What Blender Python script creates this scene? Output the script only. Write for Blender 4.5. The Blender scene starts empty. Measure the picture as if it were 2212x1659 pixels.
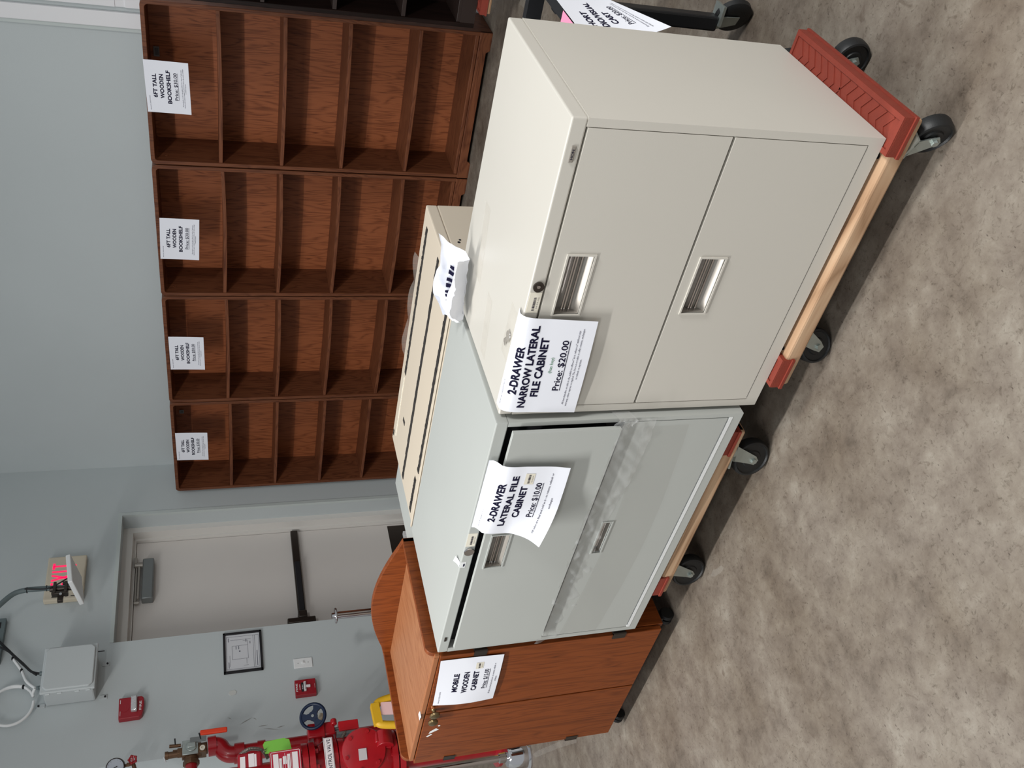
import bpy, bmesh, math, random
from mathutils import Vector, Matrix
random.seed(7)
SC = bpy.context.scene
COL = SC.collection
def srgb(r, g, b):
    f = lambda c: (c/255/12.92) if c/255 <= .04045 else ((c/255+.055)/1.055)**2.4
    return (f(r), f(g), f(b), 1.0)

# ---------------------------------------------------------------- camera (phone held on its side: the world's up points left in the picture)
cd = bpy.data.cameras.new('camera')
cam = bpy.data.objects.new('camera', cd); COL.objects.link(cam)
RT = Vector((0.7437121639705964, 0.6679435396454159, -0.027269855300783866))
UP = Vector((-0.18826395966801146, 0.24841254113852806, 0.9501830828294202))
FW = Vector((-0.6414428257080238, 0.7015287857608211, -0.3104971241358829))
CX, CY, CZ = -UP, RT, -FW
cam.matrix_world = Matrix(((CX.x, CY.x, CZ.x, 0), (CX.y, CY.y, CZ.y, 0), (CX.z, CY.z, CZ.z, 1.5136384), (0, 0, 0, 1)))
cd.sensor_fit = 'HORIZONTAL'; cd.sensor_width = 36.0; cd.lens = 36.0*1948.92/2212.0
cd.clip_start = .05; cd.clip_end = 60
SC.camera = cam
# ---------------------------------------------------------------- world, ceiling light, added fill lamps, exposure
w = bpy.data.worlds.new('world'); SC.world = w; w.use_nodes = True
w.node_tree.nodes['Background'].inputs[0].default_value = (.90, .96, 1.0, 1)
w.node_tree.nodes['Background'].inputs[1].default_value = .39
def area(name, loc, sx, sy, e, col=(1, .99, .97), aim=None):
    l = bpy.data.lights.new(name, 'AREA'); l.shape = 'RECTANGLE'; l.size = sx; l.size_y = sy; l.energy = e; l.color = col
    o = bpy.data.objects.new(name, l); COL.objects.link(o); o.location = loc
    if aim is not None:
        o.rotation_euler = (Vector(aim)-Vector(loc)).to_track_quat('-Z', 'Y').to_euler()
    return o
area('ceiling_light_main', (-2.95, .33, 3.55), 2.2, .12, 112)
area('added_fill_right', (2.3, .9, 3.5), 1.6, .5, 215)  # added fill lamp out of view, set near to brighten the beige cabinet's side
area('added_fill_front', (-1.6, -3.6, 5.2), 3.0, 1.0, 92, aim=(-2.5, 2.5, 0.6))  # added broad fill lamp behind the camera, lifts back wall and cabinet fronts
SC.view_settings.view_transform = 'Standard'; SC.view_settings.look = 'None'
SC.view_settings.gamma = 1.0; SC.view_settings.use_curve_mapping = False
SC.view_settings.exposure = 0.12

# ---------------------------------------------------------------- materials
def mat(name, col, rough=.5, metal=0.0, spec=.5, emit=None, es=0, bump=0, bscale=300, coat=0, var=0, vscale=8):
    m = bpy.data.materials.new(name); m.use_nodes = True; nt = m.node_tree; b = nt.nodes['Principled BSDF']
    b.inputs['Base Color'].default_value = col; b.inputs['Roughness'].default_value = rough
    b.inputs['Metallic'].default_value = metal; b.inputs['Specular IOR Level'].default_value = spec
    b.inputs['Coat Weight'].default_value = coat
    if emit: b.inputs['Emission Color'].default_value = emit; b.inputs['Emission Strength'].default_value = es
    tc = nt.nodes.new('ShaderNodeTexCoord')
    if var:
        n = nt.nodes.new('ShaderNodeTexNoise'); n.inputs['Scale'].default_value = vscale; n.inputs['Detail'].default_value = 4
        nt.links.new(tc.outputs['Object'], n.inputs['Vector'])
        r = nt.nodes.new('ShaderNodeValToRGB'); r.color_ramp.elements[0].position = .3; r.color_ramp.elements[1].position = .7
        a = [c*(1-var) for c in col[:3]]; z = [min(1, c*(1+var*.6)) for c in col[:3]]
        r.color_ramp.elements[0].color = (*a, 1); r.color_ramp.elements[1].color = (*z, 1)
        nt.links.new(n.outputs['Fac'], r.inputs['Fac']); nt.links.new(r.outputs['Color'], b.inputs['Base Color'])
    if bump:
        n2 = nt.nodes.new('ShaderNodeTexNoise'); n2.inputs['Scale'].default_value = bscale; n2.inputs['Detail'].default_value = 3
        nt.links.new(tc.outputs['Object'], n2.inputs['Vector'])
        bp = nt.nodes.new('ShaderNodeBump'); bp.inputs['Strength'].default_value = bump; bp.inputs['Distance'].default_value = .002
        nt.links.new(n2.outputs['Fac'], bp.inputs['Height']); nt.links.new(bp.outputs['Normal'], b.inputs['Normal'])
    return m
def wood(name, dark, mid, light, axis=2, scale=1.0, rough=.45, spec=.4, streak=.55):
    """laminate: long fibres along AXIS, cathedral bands and short dark pores"""
    m = bpy.data.materials.new(name); m.use_nodes = True; nt = m.node_tree; b = nt.nodes['Principled BSDF']; L = nt.links.new
    tc = nt.nodes.new('ShaderNodeTexCoord')
    mp = nt.nodes.new('ShaderNodeMapping'); s = [9*scale]*3; s[axis] = 1.1*scale; mp.inputs['Scale'].default_value = s
    L(tc.outputs['Object'], mp.inputs['Vector'])
    n1 = nt.nodes.new('ShaderNodeTexNoise'); n1.inputs['Scale'].default_value = 1.0; n1.inputs['Detail'].default_value = 2; n1.inputs['Distortion'].default_value = .6
    L(mp.outputs['Vector'], n1.inputs['Vector'])
    mul = nt.nodes.new('ShaderNodeMath'); mul.operation = 'MULTIPLY'; mul.inputs[1].default_value = 9.0; L(n1.outputs['Fac'], mul.inputs[0])
    fr = nt.nodes.new('ShaderNodeMath'); fr.operation = 'PINGPONG'; fr.inputs[1].default_value = .5; L(mul.outputs[0], fr.inputs[0])
    mp2 = nt.nodes.new('ShaderNodeMapping'); s = [150*scale]*3; s[axis] = 3.6*scale; mp2.inputs['Scale'].default_value = s
    L(tc.outputs['Object'], mp2.inputs['Vector'])
    n2 = nt.nodes.new('ShaderNodeTexNoise'); n2.inputs['Scale'].default_value = 1.0; n2.inputs['Detail'].default_value = 4
    L(mp2.outputs['Vector'], n2.inputs['Vector'])
    mix = nt.nodes.new('ShaderNodeMath'); mix.operation = 'MULTIPLY_ADD'; mix.inputs[1].default_value = streak; L(n2.outputs['Fac'], mix.inputs[0])
    hlf = nt.nodes.new('ShaderNodeMath'); hlf.operation = 'MULTIPLY'; hlf.inputs[1].default_value = .75; L(fr.outputs[0], hlf.inputs[0]); L(hlf.outputs[0], mix.inputs[2])
    r = nt.nodes.new('ShaderNodeValToRGB'); e = r.color_ramp.elements
    e[0].position = .2; e[0].color = dark; e[1].position = .75; e[1].color = light
    k = e.new(.42); k.color = mid
    L(mix.outputs[0], r.inputs['Fac']); L(r.outputs['Color'], b.inputs['Base Color'])
    b.inputs['Roughness'].default_value = rough; b.inputs['Specular IOR Level'].default_value = spec
    bp = nt.nodes.new('ShaderNodeBump'); bp.inputs['Strength'].default_value = .12; bp.inputs['Distance'].default_value = .001
    L(n2.outputs['Fac'], bp.inputs['Height']); L(bp.outputs['Normal'], b.inputs['Normal'])
    return m
def concrete():
    m = bpy.data.materials.new('concrete_floor'); m.use_nodes = True; nt = m.node_tree; b = nt.nodes['Principled BSDF']; L = nt.links.new
    tc = nt.nodes.new('ShaderNodeTexCoord')
    def noise(scale, det, rough=.55, dist=0):
        n = nt.nodes.new('ShaderNodeTexNoise'); n.inputs['Scale'].default_value = scale; n.inputs['Detail'].default_value = det
        n.inputs['Roughness'].default_value = rough; n.inputs['Distortion'].default_value = dist
        L(tc.outputs['Object'], n.inputs['Vector']); return n
    def ramp(src, stops):
        r = nt.nodes.new('ShaderNodeValToRGB'); e = r.color_ramp.elements
        e[0].position, e[0].color = stops[0]; e[1].position, e[1].color = stops[-1]
        for p, c in stops[1:-1]: k = e.new(p); k.color = c
        L(src, r.inputs['Fac']); return r
    def mixc(kind, fac, a, c):
        x = nt.nodes.new('ShaderNodeMix'); x.data_type = 'RGBA'; x.blend_type = kind
        if isinstance(fac, (int, float)): x.inputs[0].default_value = fac
        else: L(fac, x.inputs[0])
        L(a, x.inputs[6])
        if isinstance(c, tuple): x.inputs[7].default_value = c
        else: L(c, x.inputs[7])
        return x.outputs[2]
    base = ramp(noise(11, 10, .68, .15).outputs['Fac'], [(.27, srgb(94, 85, 76)), (.43, srgb(117, 107, 97)), (.57, srgb(130, 121, 110)), (.74, srgb(148, 141, 130))])
    fine = ramp(noise(75, 5, .72, 1.0).outputs['Fac'], [(.27, srgb(150, 142, 132)), (.46, (1, 1, 1, 1)), (.8, (1, 1, 1, 1))])
    c = mixc('MULTIPLY', .75, base.outputs['Color'], fine.outputs['Color'])
    big = ramp(noise(2.6, 5, .6, .1).outputs['Fac'], [(.34, srgb(214, 206, 197)), (.6, (1, 1, 1, 1))])
    c = mixc('MULTIPLY', .8, c, big.outputs['Color'])
    spot = ramp(noise(21, 3, .5, .8).outputs['Fac'], [(.0, (0, 0, 0, 1)), (.66, (0, 0, 0, 1)), (.75, (1, 1, 1, 1))])
    sf = nt.nodes.new('ShaderNodeMath'); sf.operation = 'MULTIPLY'; sf.inputs[1].default_value = .55; L(spot.outputs['Color'], sf.inputs[0])
    c = mixc('MIX', sf.outputs[0], c, srgb(84, 71, 60))
    # short dark flecks
    v = nt.nodes.new('ShaderNodeTexVoronoi'); v.inputs['Scale'].default_value = 26; v.inputs['Randomness'].default_value = 1
    mp = nt.nodes.new('ShaderNodeMapping'); mp.inputs['Scale'].default_value = (1.7, .8, 1); mp.inputs['Rotation'].default_value = (0, 0, .7)
    L(tc.outputs['Object'], mp.inputs['Vector']); L(mp.outputs['Vector'], v.inputs['Vector'])
    fl = ramp(v.outputs['Distance'], [(.0, (1, 1, 1, 1)), (.05, (1, 1, 1, 1)), (.085, (0, 0, 0, 1))])
    ff = nt.nodes.new('ShaderNodeMath'); ff.operation = 'MULTIPLY'; ff.inputs[1].default_value = .7; L(fl.outputs['Color'], ff.inputs[0])
    c = mixc('MIX', ff.outputs[0], c, srgb(66, 56, 50))
    L(c, b.inputs['Base Color'])
    b.inputs['Roughness'].default_value = .55; b.inputs['Specular IOR Level'].default_value = .3
    bp = nt.nodes.new('ShaderNodeBump'); bp.inputs['Strength'].default_value = .25; bp.inputs['Distance'].default_value = .002
    L(noise(120, 4).outputs['Fac'], bp.inputs['Height']); L(bp.outputs['Normal'], b.inputs['Normal'])
    return m
def film(name, tint, alpha, rough=.12, bump=.6, bscale=60):
    m = bpy.data.materials.new(name); m.use_nodes = True; nt = m.node_tree; b = nt.nodes['Principled BSDF']; L = nt.links.new
    b.inputs['Base Color'].default_value = tint; b.inputs['Roughness'].default_value = rough; b.inputs['Alpha'].default_value = alpha
    b.inputs['Specular IOR Level'].default_value = .9
    tc = nt.nodes.new('ShaderNodeTexCoord'); n = nt.nodes.new('ShaderNodeTexNoise'); n.inputs['Scale'].default_value = bscale; n.inputs['Detail'].default_value = 4
    L(tc.outputs['Object'], n.inputs['Vector']); bp = nt.nodes.new('ShaderNodeBump'); bp.inputs['Strength'].default_value = bump; bp.inputs['Distance'].default_value = .006
    L(n.outputs['Fac'], bp.inputs['Height']); L(bp.outputs['Normal'], b.inputs['Normal'])
    return m
MT = dict(
    floor=concrete(),
    wall=mat('wall_paint', srgb(188, 195, 196), .75, bump=.15, bscale=220, var=.03, vscale=1.2),
    white_trim=mat('white_trim', srgb(226, 226, 228), .5),
    trim_grey=mat('trim_grey', srgb(190, 198, 196), .6),
    door=mat('door_paint', srgb(214, 209, 204), .55, bump=.05, var=.025, vscale=2),
    frame=mat('door_frame_paint', srgb(214, 211, 206), .5),
    beige=mat('beige_enamel', srgb(200, 196, 187), .42, bump=.06, bscale=700, var=.012, vscale=3),
    grey=mat('grey_enamel', srgb(178, 181, 177), .42, bump=.06, bscale=700, var=.012, vscale=3),
    tan=mat('tan_enamel', srgb(208, 195, 176), .45, bump=.05, bscale=700),
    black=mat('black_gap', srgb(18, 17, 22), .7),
    strip=mat('black_adhesive', srgb(42, 38, 36), .8, bump=.6, bscale=90, var=.5, vscale=60),
    oak=wood('oak_laminate', srgb(58, 22, 7), srgb(106, 50, 17), srgb(128, 64, 25), 2, 1.7, .42, .3, .95),
    oak_x=wood('oak_laminate_lengthwise', srgb(122, 74, 42), srgb(150, 96, 62), srgb(164, 110, 74), 1, 1.6, .42, streak=.8),
    oak_edge=mat('oak_edge_band', srgb(158, 100, 62), .5),
    walnut=wood('walnut_laminate', srgb(42, 20, 10), srgb(108, 56, 31), srgb(152, 88, 54), 2, 1.7, .5, .3, 1.05),
    walnut_shaded=wood('walnut_shaded_laminate', srgb(38, 19, 11), srgb(84, 45, 27), srgb(112, 66, 42), 2, 1.7, .5, .3, .95),  # walnut copy darkened so its colour carries the shade on the bookcase frames
    walnut_x=wood('walnut_laminate_lengthwise', srgb(52, 27, 16), srgb(92, 50, 31), srgb(118, 70, 45), 0, 1.7, .45, .3, .95),
    espresso=wood('espresso_laminate', srgb(17, 10, 8), srgb(25, 15, 12), srgb(33, 21, 18), 2, 1.2, .45, .2),
    espresso_edge=mat('espresso_edge', srgb(38, 26, 22), .5),
    pine=wood('raw_pine', srgb(146, 114, 86), srgb(178, 144, 114), srgb(196, 166, 136), 0, .8, .7, .2),
    red_rubber=mat('red_rubber', srgb(130, 50, 35), .65, bump=.25, bscale=260, var=.08, vscale=40),
    tyre=mat('black_rubber', srgb(24, 25, 26), .5, bump=.1),
    zinc=mat('zinc_plated', srgb(176, 184, 180), .38, .8, var=.1, vscale=30),
    steel=mat('brushed_steel', srgb(158, 152, 144), .35, .35),
    chrome=mat('chrome', srgb(215, 212, 214), .08, 1.0),
    dark_metal=mat('dark_bronze_metal', srgb(70, 63, 58), .38, .7),
    grey_metal=mat('grey_hardware', srgb(128, 132, 132), .4, .5),
    paper=mat('white_paper', srgb(236, 238, 246), .8, spec=.2),
    ink=mat('dark_ink', srgb(24, 22, 48), .8, spec=.1),
    grey_ink=mat('grey_ink', srgb(104, 104, 116), .8, spec=.1),
    green_ink=mat('green_ink', srgb(70, 128, 92), .8, spec=.1),
    label=mat('cream_label', srgb(228, 222, 206), .6),
    white=mat('white_plastic', srgb(228, 230, 230), .4),
    ivory=mat('ivory_plastic', srgb(202, 192, 172), .5),
    enclosure=mat('grey_fibreglass', srgb(186, 192, 193), .45, bump=.05),
    exit_red=mat('exit_red_glow', srgb(250, 30, 84), .4, emit=srgb(255, 24, 84), es=1.0),
    red=mat('red_pipe_paint', srgb(160, 16, 28), .3, bump=.12, bscale=60, var=.12, vscale=14, coat=.2),
    red_sat=mat('bright_red_enamel', srgb(186, 10, 26), .4),
    alarm_red=mat('alarm_red_plastic', srgb(150, 22, 36), .4),
    fl_white=mat('printed_white', srgb(232, 225, 226), .6),
    orange=mat('orange_lever_vinyl', srgb(232, 66, 30), .4),
    brass=mat('old_brass', srgb(112, 84, 62), .45, .6, bump=.2, bscale=90, var=.2, vscale=30),
    knob_brass=mat('antique_brass', srgb(122, 104, 74), .35, .85),
    blue=mat('blue_wheel_enamel', srgb(12, 27, 52), .4, spec=.3),
    yellow=mat('yellow_rubber', srgb(214, 166, 26), .5, bump=.3, bscale=40),
    pink=mat('pink_card', srgb(240, 196, 194), .8),
    hot_pink=mat('bright_pink_card', srgb(250, 150, 185), .8),
    green=mat('green_tag_card', srgb(122, 190, 72), .7),
    sign_red=mat('sign_red', srgb(176, 30, 52), .4),
    plate=mat('aluminium_plate', srgb(206, 200, 202), .35, .3),
    conduit=mat('grey_conduit', srgb(96, 108, 110), .45),
    flex=mat('flexible_conduit', srgb(142, 134, 126), .45, .5),
    cable_black=mat('black_cable', srgb(16, 17, 20), .5),
    cable_white=mat('white_cable', srgb(224, 226, 226), .5),
    cart=mat('black_cart_plastic', srgb(20, 21, 24), .45),
    silver_lens=mat('strobe_lens', srgb(206, 206, 208), .1, .55, bump=1.0, bscale=90),
    glass=mat('gauge_face', srgb(170, 178, 188), .3),
    plan=mat('plan_paper', srgb(206, 208, 212), .5),
    patch=mat('plaster_patch', srgb(196, 198, 194), .8),
    trace=film('pale_trace', srgb(206, 200, 190), .15, .5, .3, 50),
    scrape=mat('grey_scrape', srgb(140, 140, 136), .8),
    tape=film('clear_tape', srgb(232, 226, 214), .16, .1, .4, 40),
    wrap=film('clear_wrap', srgb(226, 227, 226), .22, .14, .45, 55),
    wrap_dull=film('dull_stretch_film', srgb(150, 142, 130), .08, .35, .2, 30),
)

# ---------------------------------------------------------------- mesh helpers
class M:
    def __init__(s): s.v = []; s.f = []
    def add(s, vs, fs):
        n = len(s.v); s.v += [Vector(p) for p in vs]; s.f += [tuple(i+n for i in f) for f in fs]; return s
    def box(s, x0, x1, y0, y1, z0, z1, rot=None, piv=None):
        vs = [Vector((x, y, z)) for z in (z0, z1) for y in (y0, y1) for x in (x0, x1)]
        if rot is not None:
            c = Vector(piv) if piv is not None else Vector(((x0+x1)/2, (y0+y1)/2, (z0+z1)/2))
            vs = [rot @ (p-c)+c for p in vs]
        return s.add(vs, [(0, 2, 3, 1), (4, 5, 7, 6), (0, 1, 5, 4), (1, 3, 7, 5), (3, 2, 6, 7), (2, 0, 4, 6)])
    def prism(s, poly, axis, a0, a1):
        """poly: 2D points in the two other axes (x,y,z order), extruded along AXIS"""
        def p3(p, a):
            q = list(p); q.insert(axis, a); return Vector(q)
        n = len(poly); vs = [p3(p, a0) for p in poly]+[p3(p, a1) for p in poly]
        return s.add(vs, [tuple(range(n)), tuple(range(2*n-1, n-1, -1))]+[(i, i+n, (i+1) % n+n, (i+1) % n) for i in range(n)])
    def frame(s, d):
        d = Vector(d).normalized(); a = Vector((0, 0, 1)) if abs(d.z) < .9 else Vector((1, 0, 0))
        x = d.cross(a).normalized(); return x, d.cross(x).normalized(), d
    def lathe(s, prof, org, d, n=24):
        """prof: (radius, distance along d)"""
        x, y, d = s.frame(d); o = Vector(org); vs = []; fs = []; k = len(prof)
        for r, h in prof:
            for i in range(n):
                a = 2*math.pi*i/n; vs.append(o+d*h+(x*math.cos(a)+y*math.sin(a))*r)
        for j in range(k-1):
            for i in range(n): fs.append((j*n+i, j*n+(i+1) % n, (j+1)*n+(i+1) % n, (j+1)*n+i))
        fs.append(tuple(range(n-1, -1, -1))); fs.append(tuple((k-1)*n+i for i in range(n)))
        return s.add(vs, fs)
    def cyl(s, p0, p1, r, n=20, r1=None):
        p0 = Vector(p0); p1 = Vector(p1); h = (p1-p0).length
        return s.lathe([(r, 0), (r if r1 is None else r1, h)], p0, p1-p0, n)
    def tube(s, pts, r, n=10):
        pts = [Vector(p) for p in pts]; vs = []; fs = []; px = None
        for i, p in enumerate(pts):
            t = (pts[min(i+1, len(pts)-1)]-pts[max(i-1, 0)]).normalized()
            if px is None: px, py, _ = s.frame(t)
            px = (px-t*px.dot(t)).normalized(); py = t.cross(px)
            for k in range(n):
                a = 2*math.pi*k/n; vs.append(p+(px*math.cos(a)+py*math.sin(a))*r)
        for j in range(len(pts)-1):
            for k in range(n): fs.append((j*n+k, j*n+(k+1) % n, (j+1)*n+(k+1) % n, (j+1)*n+k))
        fs.append(tuple(range(n-1, -1, -1))); fs.append(tuple((len(pts)-1)*n+k for k in range(n)))
        return s.add(vs, fs)
    def torus(s, c, d, R, r, n=40, k=10):
        x, y, d = s.frame(d); c = Vector(c); vs = []; fs = []
        for i in range(n):
            a = 2*math.pi*i/n; q = x*math.cos(a)+y*math.sin(a)
            for j in range(k):
                b = 2*math.pi*j/k; vs.append(c+q*(R+r*math.cos(b))+d*r*math.sin(b))
        for i in range(n):
            for j in range(k): fs.append((i*k+j, ((i+1) % n)*k+j, ((i+1) % n)*k+(j+1) % k, i*k+(j+1) % k))
        return s.add(vs, fs)
    def grid(s, fn, nu, nv):
        vs = [fn(i/nu, j/nv) for j in range(nv+1) for i in range(nu+1)]; w = nu+1
        return s.add(vs, [(j*w+i, j*w+i+1, (j+1)*w+i+1, (j+1)*w+i) for j in range(nv) for i in range(nu)])
    def build(s, name, m, parent=None, loc=None, bevel=0, seg=2, smooth=40, solid=0):
        off = Vector((0, 0, 0)); p = parent
        while p is not None and p.parent is not None: p = p.parent
        if p is not None: off = Vector(p.location)
        elif loc is not None: off = Vector(loc)
        else:
            xs = [v.x for v in s.v]; ys = [v.y for v in s.v]; off = Vector(((min(xs)+max(xs))/2, (min(ys)+max(ys))/2, min(v.z for v in s.v)))
        me = bpy.data.meshes.new(name); me.from_pydata([tuple(v-off) for v in s.v], [], s.f)
        bm = bmesh.new(); bm.from_mesh(me); bmesh.ops.recalc_face_normals(bm, faces=bm.faces); bm.to_mesh(me); bm.free()
        me.materials.append(m if not isinstance(m, str) else MT[m])
        o = bpy.data.objects.new(name, me); COL.objects.link(o)
        if parent is not None: o.parent = parent
        else: o.location = off
        if smooth: me.shade_smooth(); me.set_sharp_from_angle(angle=math.radians(smooth))
        if solid: q = o.modifiers.new('solid', 'SOLIDIFY'); q.thickness = solid; q.offset = 0
        if bevel:
            q = o.modifiers.new('bevel', 'BEVEL'); q.width = bevel; q.segments = seg; q.limit_method = 'ANGLE'; q.angle_limit = math.radians(40); pass
        return o
def tag(o, label, cat, group=None):
    o['label'] = label; o['category'] = cat
    if group: o['group'] = group
    return o
def thing(name, label, cat, loc, group=None):
    o = bpy.data.objects.new(name, None); COL.objects.link(o); o.location = loc; o.empty_display_size = .1
    return tag(o, label, cat, group)
def struct(o): o['kind'] = 'structure'; return o
def arc(cx, cy, r, a0, a1, n=8): return [(cx+r*math.cos(math.radians(a0+(a1-a0)*i/n)), cy+r*math.sin(math.radians(a0+(a1-a0)*i/n))) for i in range(n+1)]
def sph(m, c, r, sx=1, sy=1, sz=1, n=16, k=10):
    c = Vector(c); vs = []; fs = []
    for j in range(k+1):
        t = math.pi*j/k
        for i in range(n):
            a = 2*math.pi*i/n; vs.append(c+Vector((sx*r*math.sin(t)*math.cos(a), sy*r*math.sin(t)*math.sin(a), sz*r*math.cos(t))))
    for j in range(k):
        for i in range(n): fs.append((j*n+i, j*n+(i+1) % n, (j+1)*n+(i+1) % n, (j+1)*n+i))
    return m.add(vs, fs)
def smoothpath(pts, k=6):
    P = [Vector(p) for p in pts]; out = []
    for i in range(len(P)-1):
        a = P[max(i-1, 0)]; b = P[i]; c = P[i+1]; d = P[min(i+2, len(P)-1)]
        for j in range(k):
            t = j/k; out.append(.5*((2*b)+(c-a)*t+(2*a-5*b+4*c-d)*t*t+(3*b-a-3*c+d)*t**3))
    out.append(P[-1]); return out
# ---------------------------------------------------------------- lettering
_tc = {}
def glyphs(text, bold=0.0, shear=0.0, res=3):
    key = (text, bold, shear, res)
    if key in _tc: return _tc[key]
    cu = bpy.data.curves.new('t', 'FONT'); cu.body = text; cu.size = 1; cu.offset = bold; cu.shear = shear; cu.resolution_u = res
    ob = bpy.data.objects.new('t', cu); COL.objects.link(ob)
    dg = bpy.context.evaluated_depsgraph_get(); me = bpy.data.meshes.new_from_object(ob.evaluated_get(dg))
    bpy.data.objects.remove(ob); bpy.data.curves.remove(cu)
    vs = [(v.co.x, v.co.y) for v in me.vertices]; fs = [tuple(p.vertices) for p in me.polygons]
    bpy.data.meshes.remove(me); _tc[key] = (vs, fs); return vs, fs
CAP = .73
def line2d(text, xc, yb, width, cap, bold=.0, shear=0, res=3, left=None):
    """flat lettering in sheet units (metres, y up): centred on xc, baseline yb, given total width and capital height"""
    vs, fs = glyphs(text, bold, shear, res)
    x0 = min(v[0] for v in vs); x1 = max(v[0] for v in vs); sx = width/(x1-x0); sy = cap/CAP
    ox = (xc-width/2) if left is None else left
    return [(ox+(x-x0)*sx, yb+y*sy) for x, y in vs], fs
def rect2d(x0, x1, y0, y1): return [(x0, y0), (x1, y0), (x1, y1), (x0, y1)], [(0, 1, 2, 3)]
def on_sheet(parts, S, W, H, m, name, parent, lift=.0007, cuts=0):
    """parts: flat pieces in metres (0..W, 0..H, y up); S(u, v): sheet surface, u from the left, v from the top"""
    bm = bmesh.new()
    for vs, fs in parts:
        bv = [bm.verts.new((x, y, 0)) for x, y in vs]
        for f in fs:
            try: bm.faces.new([bv[i] for i in f])
            except ValueError: pass
    if cuts:
        for i in range(1, cuts):
            for ax in (0, 1):
                pl = (W*i/cuts, 0, 0) if ax == 0 else (0, H*i/cuts, 0); no = (1, 0, 0) if ax == 0 else (0, 1, 0)
                bmesh.ops.bisect_plane(bm, geom=bm.verts[:]+bm.edges[:]+bm.faces[:], plane_co=pl, plane_no=no)
    mm = M(); bm.verts.index_update(); out = []
    for v in bm.verts:
        u, t = v.co.x/W, 1-v.co.y/H; e = .01
        a = Vector(S(u+e, t))-Vector(S(u-e, t)); b = Vector(S(u, t-e))-Vector(S(u, t+e)); n = a.cross(b).normalized()
        out.append(Vector(S(u, t))+n*lift)
    mm.add(out, [tuple(x.index for x in f.verts) for f in bm.faces]); bm.free()
    off = Vector(parent.location); p = parent
    while p.parent is not None: p = p.parent; off = Vector(p.location)
    me = bpy.data.meshes.new(name); me.from_pydata([tuple(v-off) for v in mm.v], [], mm.f); me.materials.append(MT[m])
    o = bpy.data.objects.new(name, me); COL.objects.link(o); o.parent = parent; return o
def barcode(x, y, w, h, seed=1):
    r = random.Random(seed); out = []; p = x
    while p < x+w:
        b = r.uniform(.0006, .0022); out.append(rect2d(p, min(p+b, x+w), y, y+h)); p += b+r.uniform(.0006, .002)
    return out
FINE1 = ['All merchandise on sale to the public is offered "as is, where is" without any', 'warranty, either express or implied. The Store is not able to offer returns, exchanges', 'or refunds on any item.']
FINE2 = ['All sales are final and sold as is - no returns, refunds or', 'exchanges.']
def price_sign(label, S, lines, price, fine, asset, note=None, sticker=None, group=None, loc=None, curved=True, scale_fine=1.0):
    W, H = .2794, .2159
    root = thing('price_sign', label, 'sign', loc, group)
    M().grid(lambda u, v: S(u, v), 28, 22).build('paper_sheet', 'paper', root, smooth=180)
    P = []
    for t, xc, yb, wd, cap in lines: P.append(line2d(t, xc, yb, wd, cap, .034))
    t, xc, yb, wd, cap = price
    P.append(line2d(t, xc, yb, wd, cap, .012)); P.append(rect2d(xc-wd/2, xc+wd/2, yb-.0046, yb-.0030))
    cuts = 26 if curved else 0
    on_sheet(P, S, W, H, 'ink', 'lettering', root, cuts=cuts)
    on_sheet([line2d(asset, 0, H*.93-.004, .078, .0048, .01, .3, 1, left=.012)], S, W, H, 'grey_ink', 'asset_number', root, cuts=cuts)
    F = [line2d(t, W/2, y, wd, .0062 if fine[0][0] == FINE2[0] else .0050, .012, .25, 1) for (t, wd, y) in fine]
    on_sheet(F, S, W, H, 'grey_ink', 'fine_print', root, cuts=cuts)
    if note: on_sheet([line2d(*note)], S, W, H, 'green_ink', 'green_note', root, cuts=cuts)
    if sticker:
        x, y, w_, h_ = sticker
        k = on_sheet([rect2d(x, x+w_, y, y+h_)], S, W, H, 'label', 'barcode_sticker', root, cuts=cuts)
        k['label'] = 'small cream barcode sticker'
        Q = barcode(x+w_*.1, y+h_*.42, w_*.8, h_*.24, 5)+[line2d('1013 2222 313', x+w_/2, y+h_*.15, w_*.6, h_*.12, 0, 0, 1)]
        on_sheet(Q, S, W, H, 'ink', 'barcode', k, lift=.0012, cuts=cuts)
    return root

# ================================================================ the setting
XW, YB = -5.475, 5.173            # face of the door wall, face of the bookcase wall
struct(M().box(-8, 4.5, -2.5, 6.5, -.05, 0).build('floor', 'floor', smooth=0))
struct(M().box(-6.2, 4.5, YB, YB+.15, 0, 4.3).build('wall_back', 'wall', smooth=0))
m = M()
OPL, OPR, OPT = 3.618, 4.686, 2.200
m.box(XW-.55, XW, 2.785, OPL, 0, 4.3)
m.box(XW-.55, XW, OPR, YB, 0, 4.3)
m.box(XW-.55, XW, OPL, OPR, OPT, 4.3)
m.box(XW-.75, XW-.55, -2.5, YB, 0, 4.3)
struct(m.build('wall_left', 'wall', smooth=0))
# overhead door frame right of the bookcases
struct(M().box(-2.064, -1.982, YB-.021, YB, 0, 4.2).build('trim_1', 'white_trim', smooth=0, bevel=.004))
struct(M().box(-2.085, -2.064, YB-.012, YB, 0, 4.2).build('trim_2', 'trim_grey', smooth=0))
m = M()
m.box(-1.955, 1.2, YB-.012, YB, 0, 3.9)
for k in range(8): m.box(-1.955, 1.2, YB-.016, YB-.012, .05+k*.48, .48+k*.48)
struct(m.build('door_2', 'white_trim', smooth=0))
m = M(); m.box(XW, XW+.004, OPR, OPR+.022, 0, OPT+.022); m.box(XW, XW+.004, OPL, OPR, OPT, OPT+.022); m.box(XW-.02, XW+.004, OPR-.003, OPR, 0, OPT); m.box(XW-.02, XW+.004, OPL, OPR-.003, OPT-.003, OPT)
struct(m.build('trim_3', 'trim_grey', smooth=0))
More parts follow.
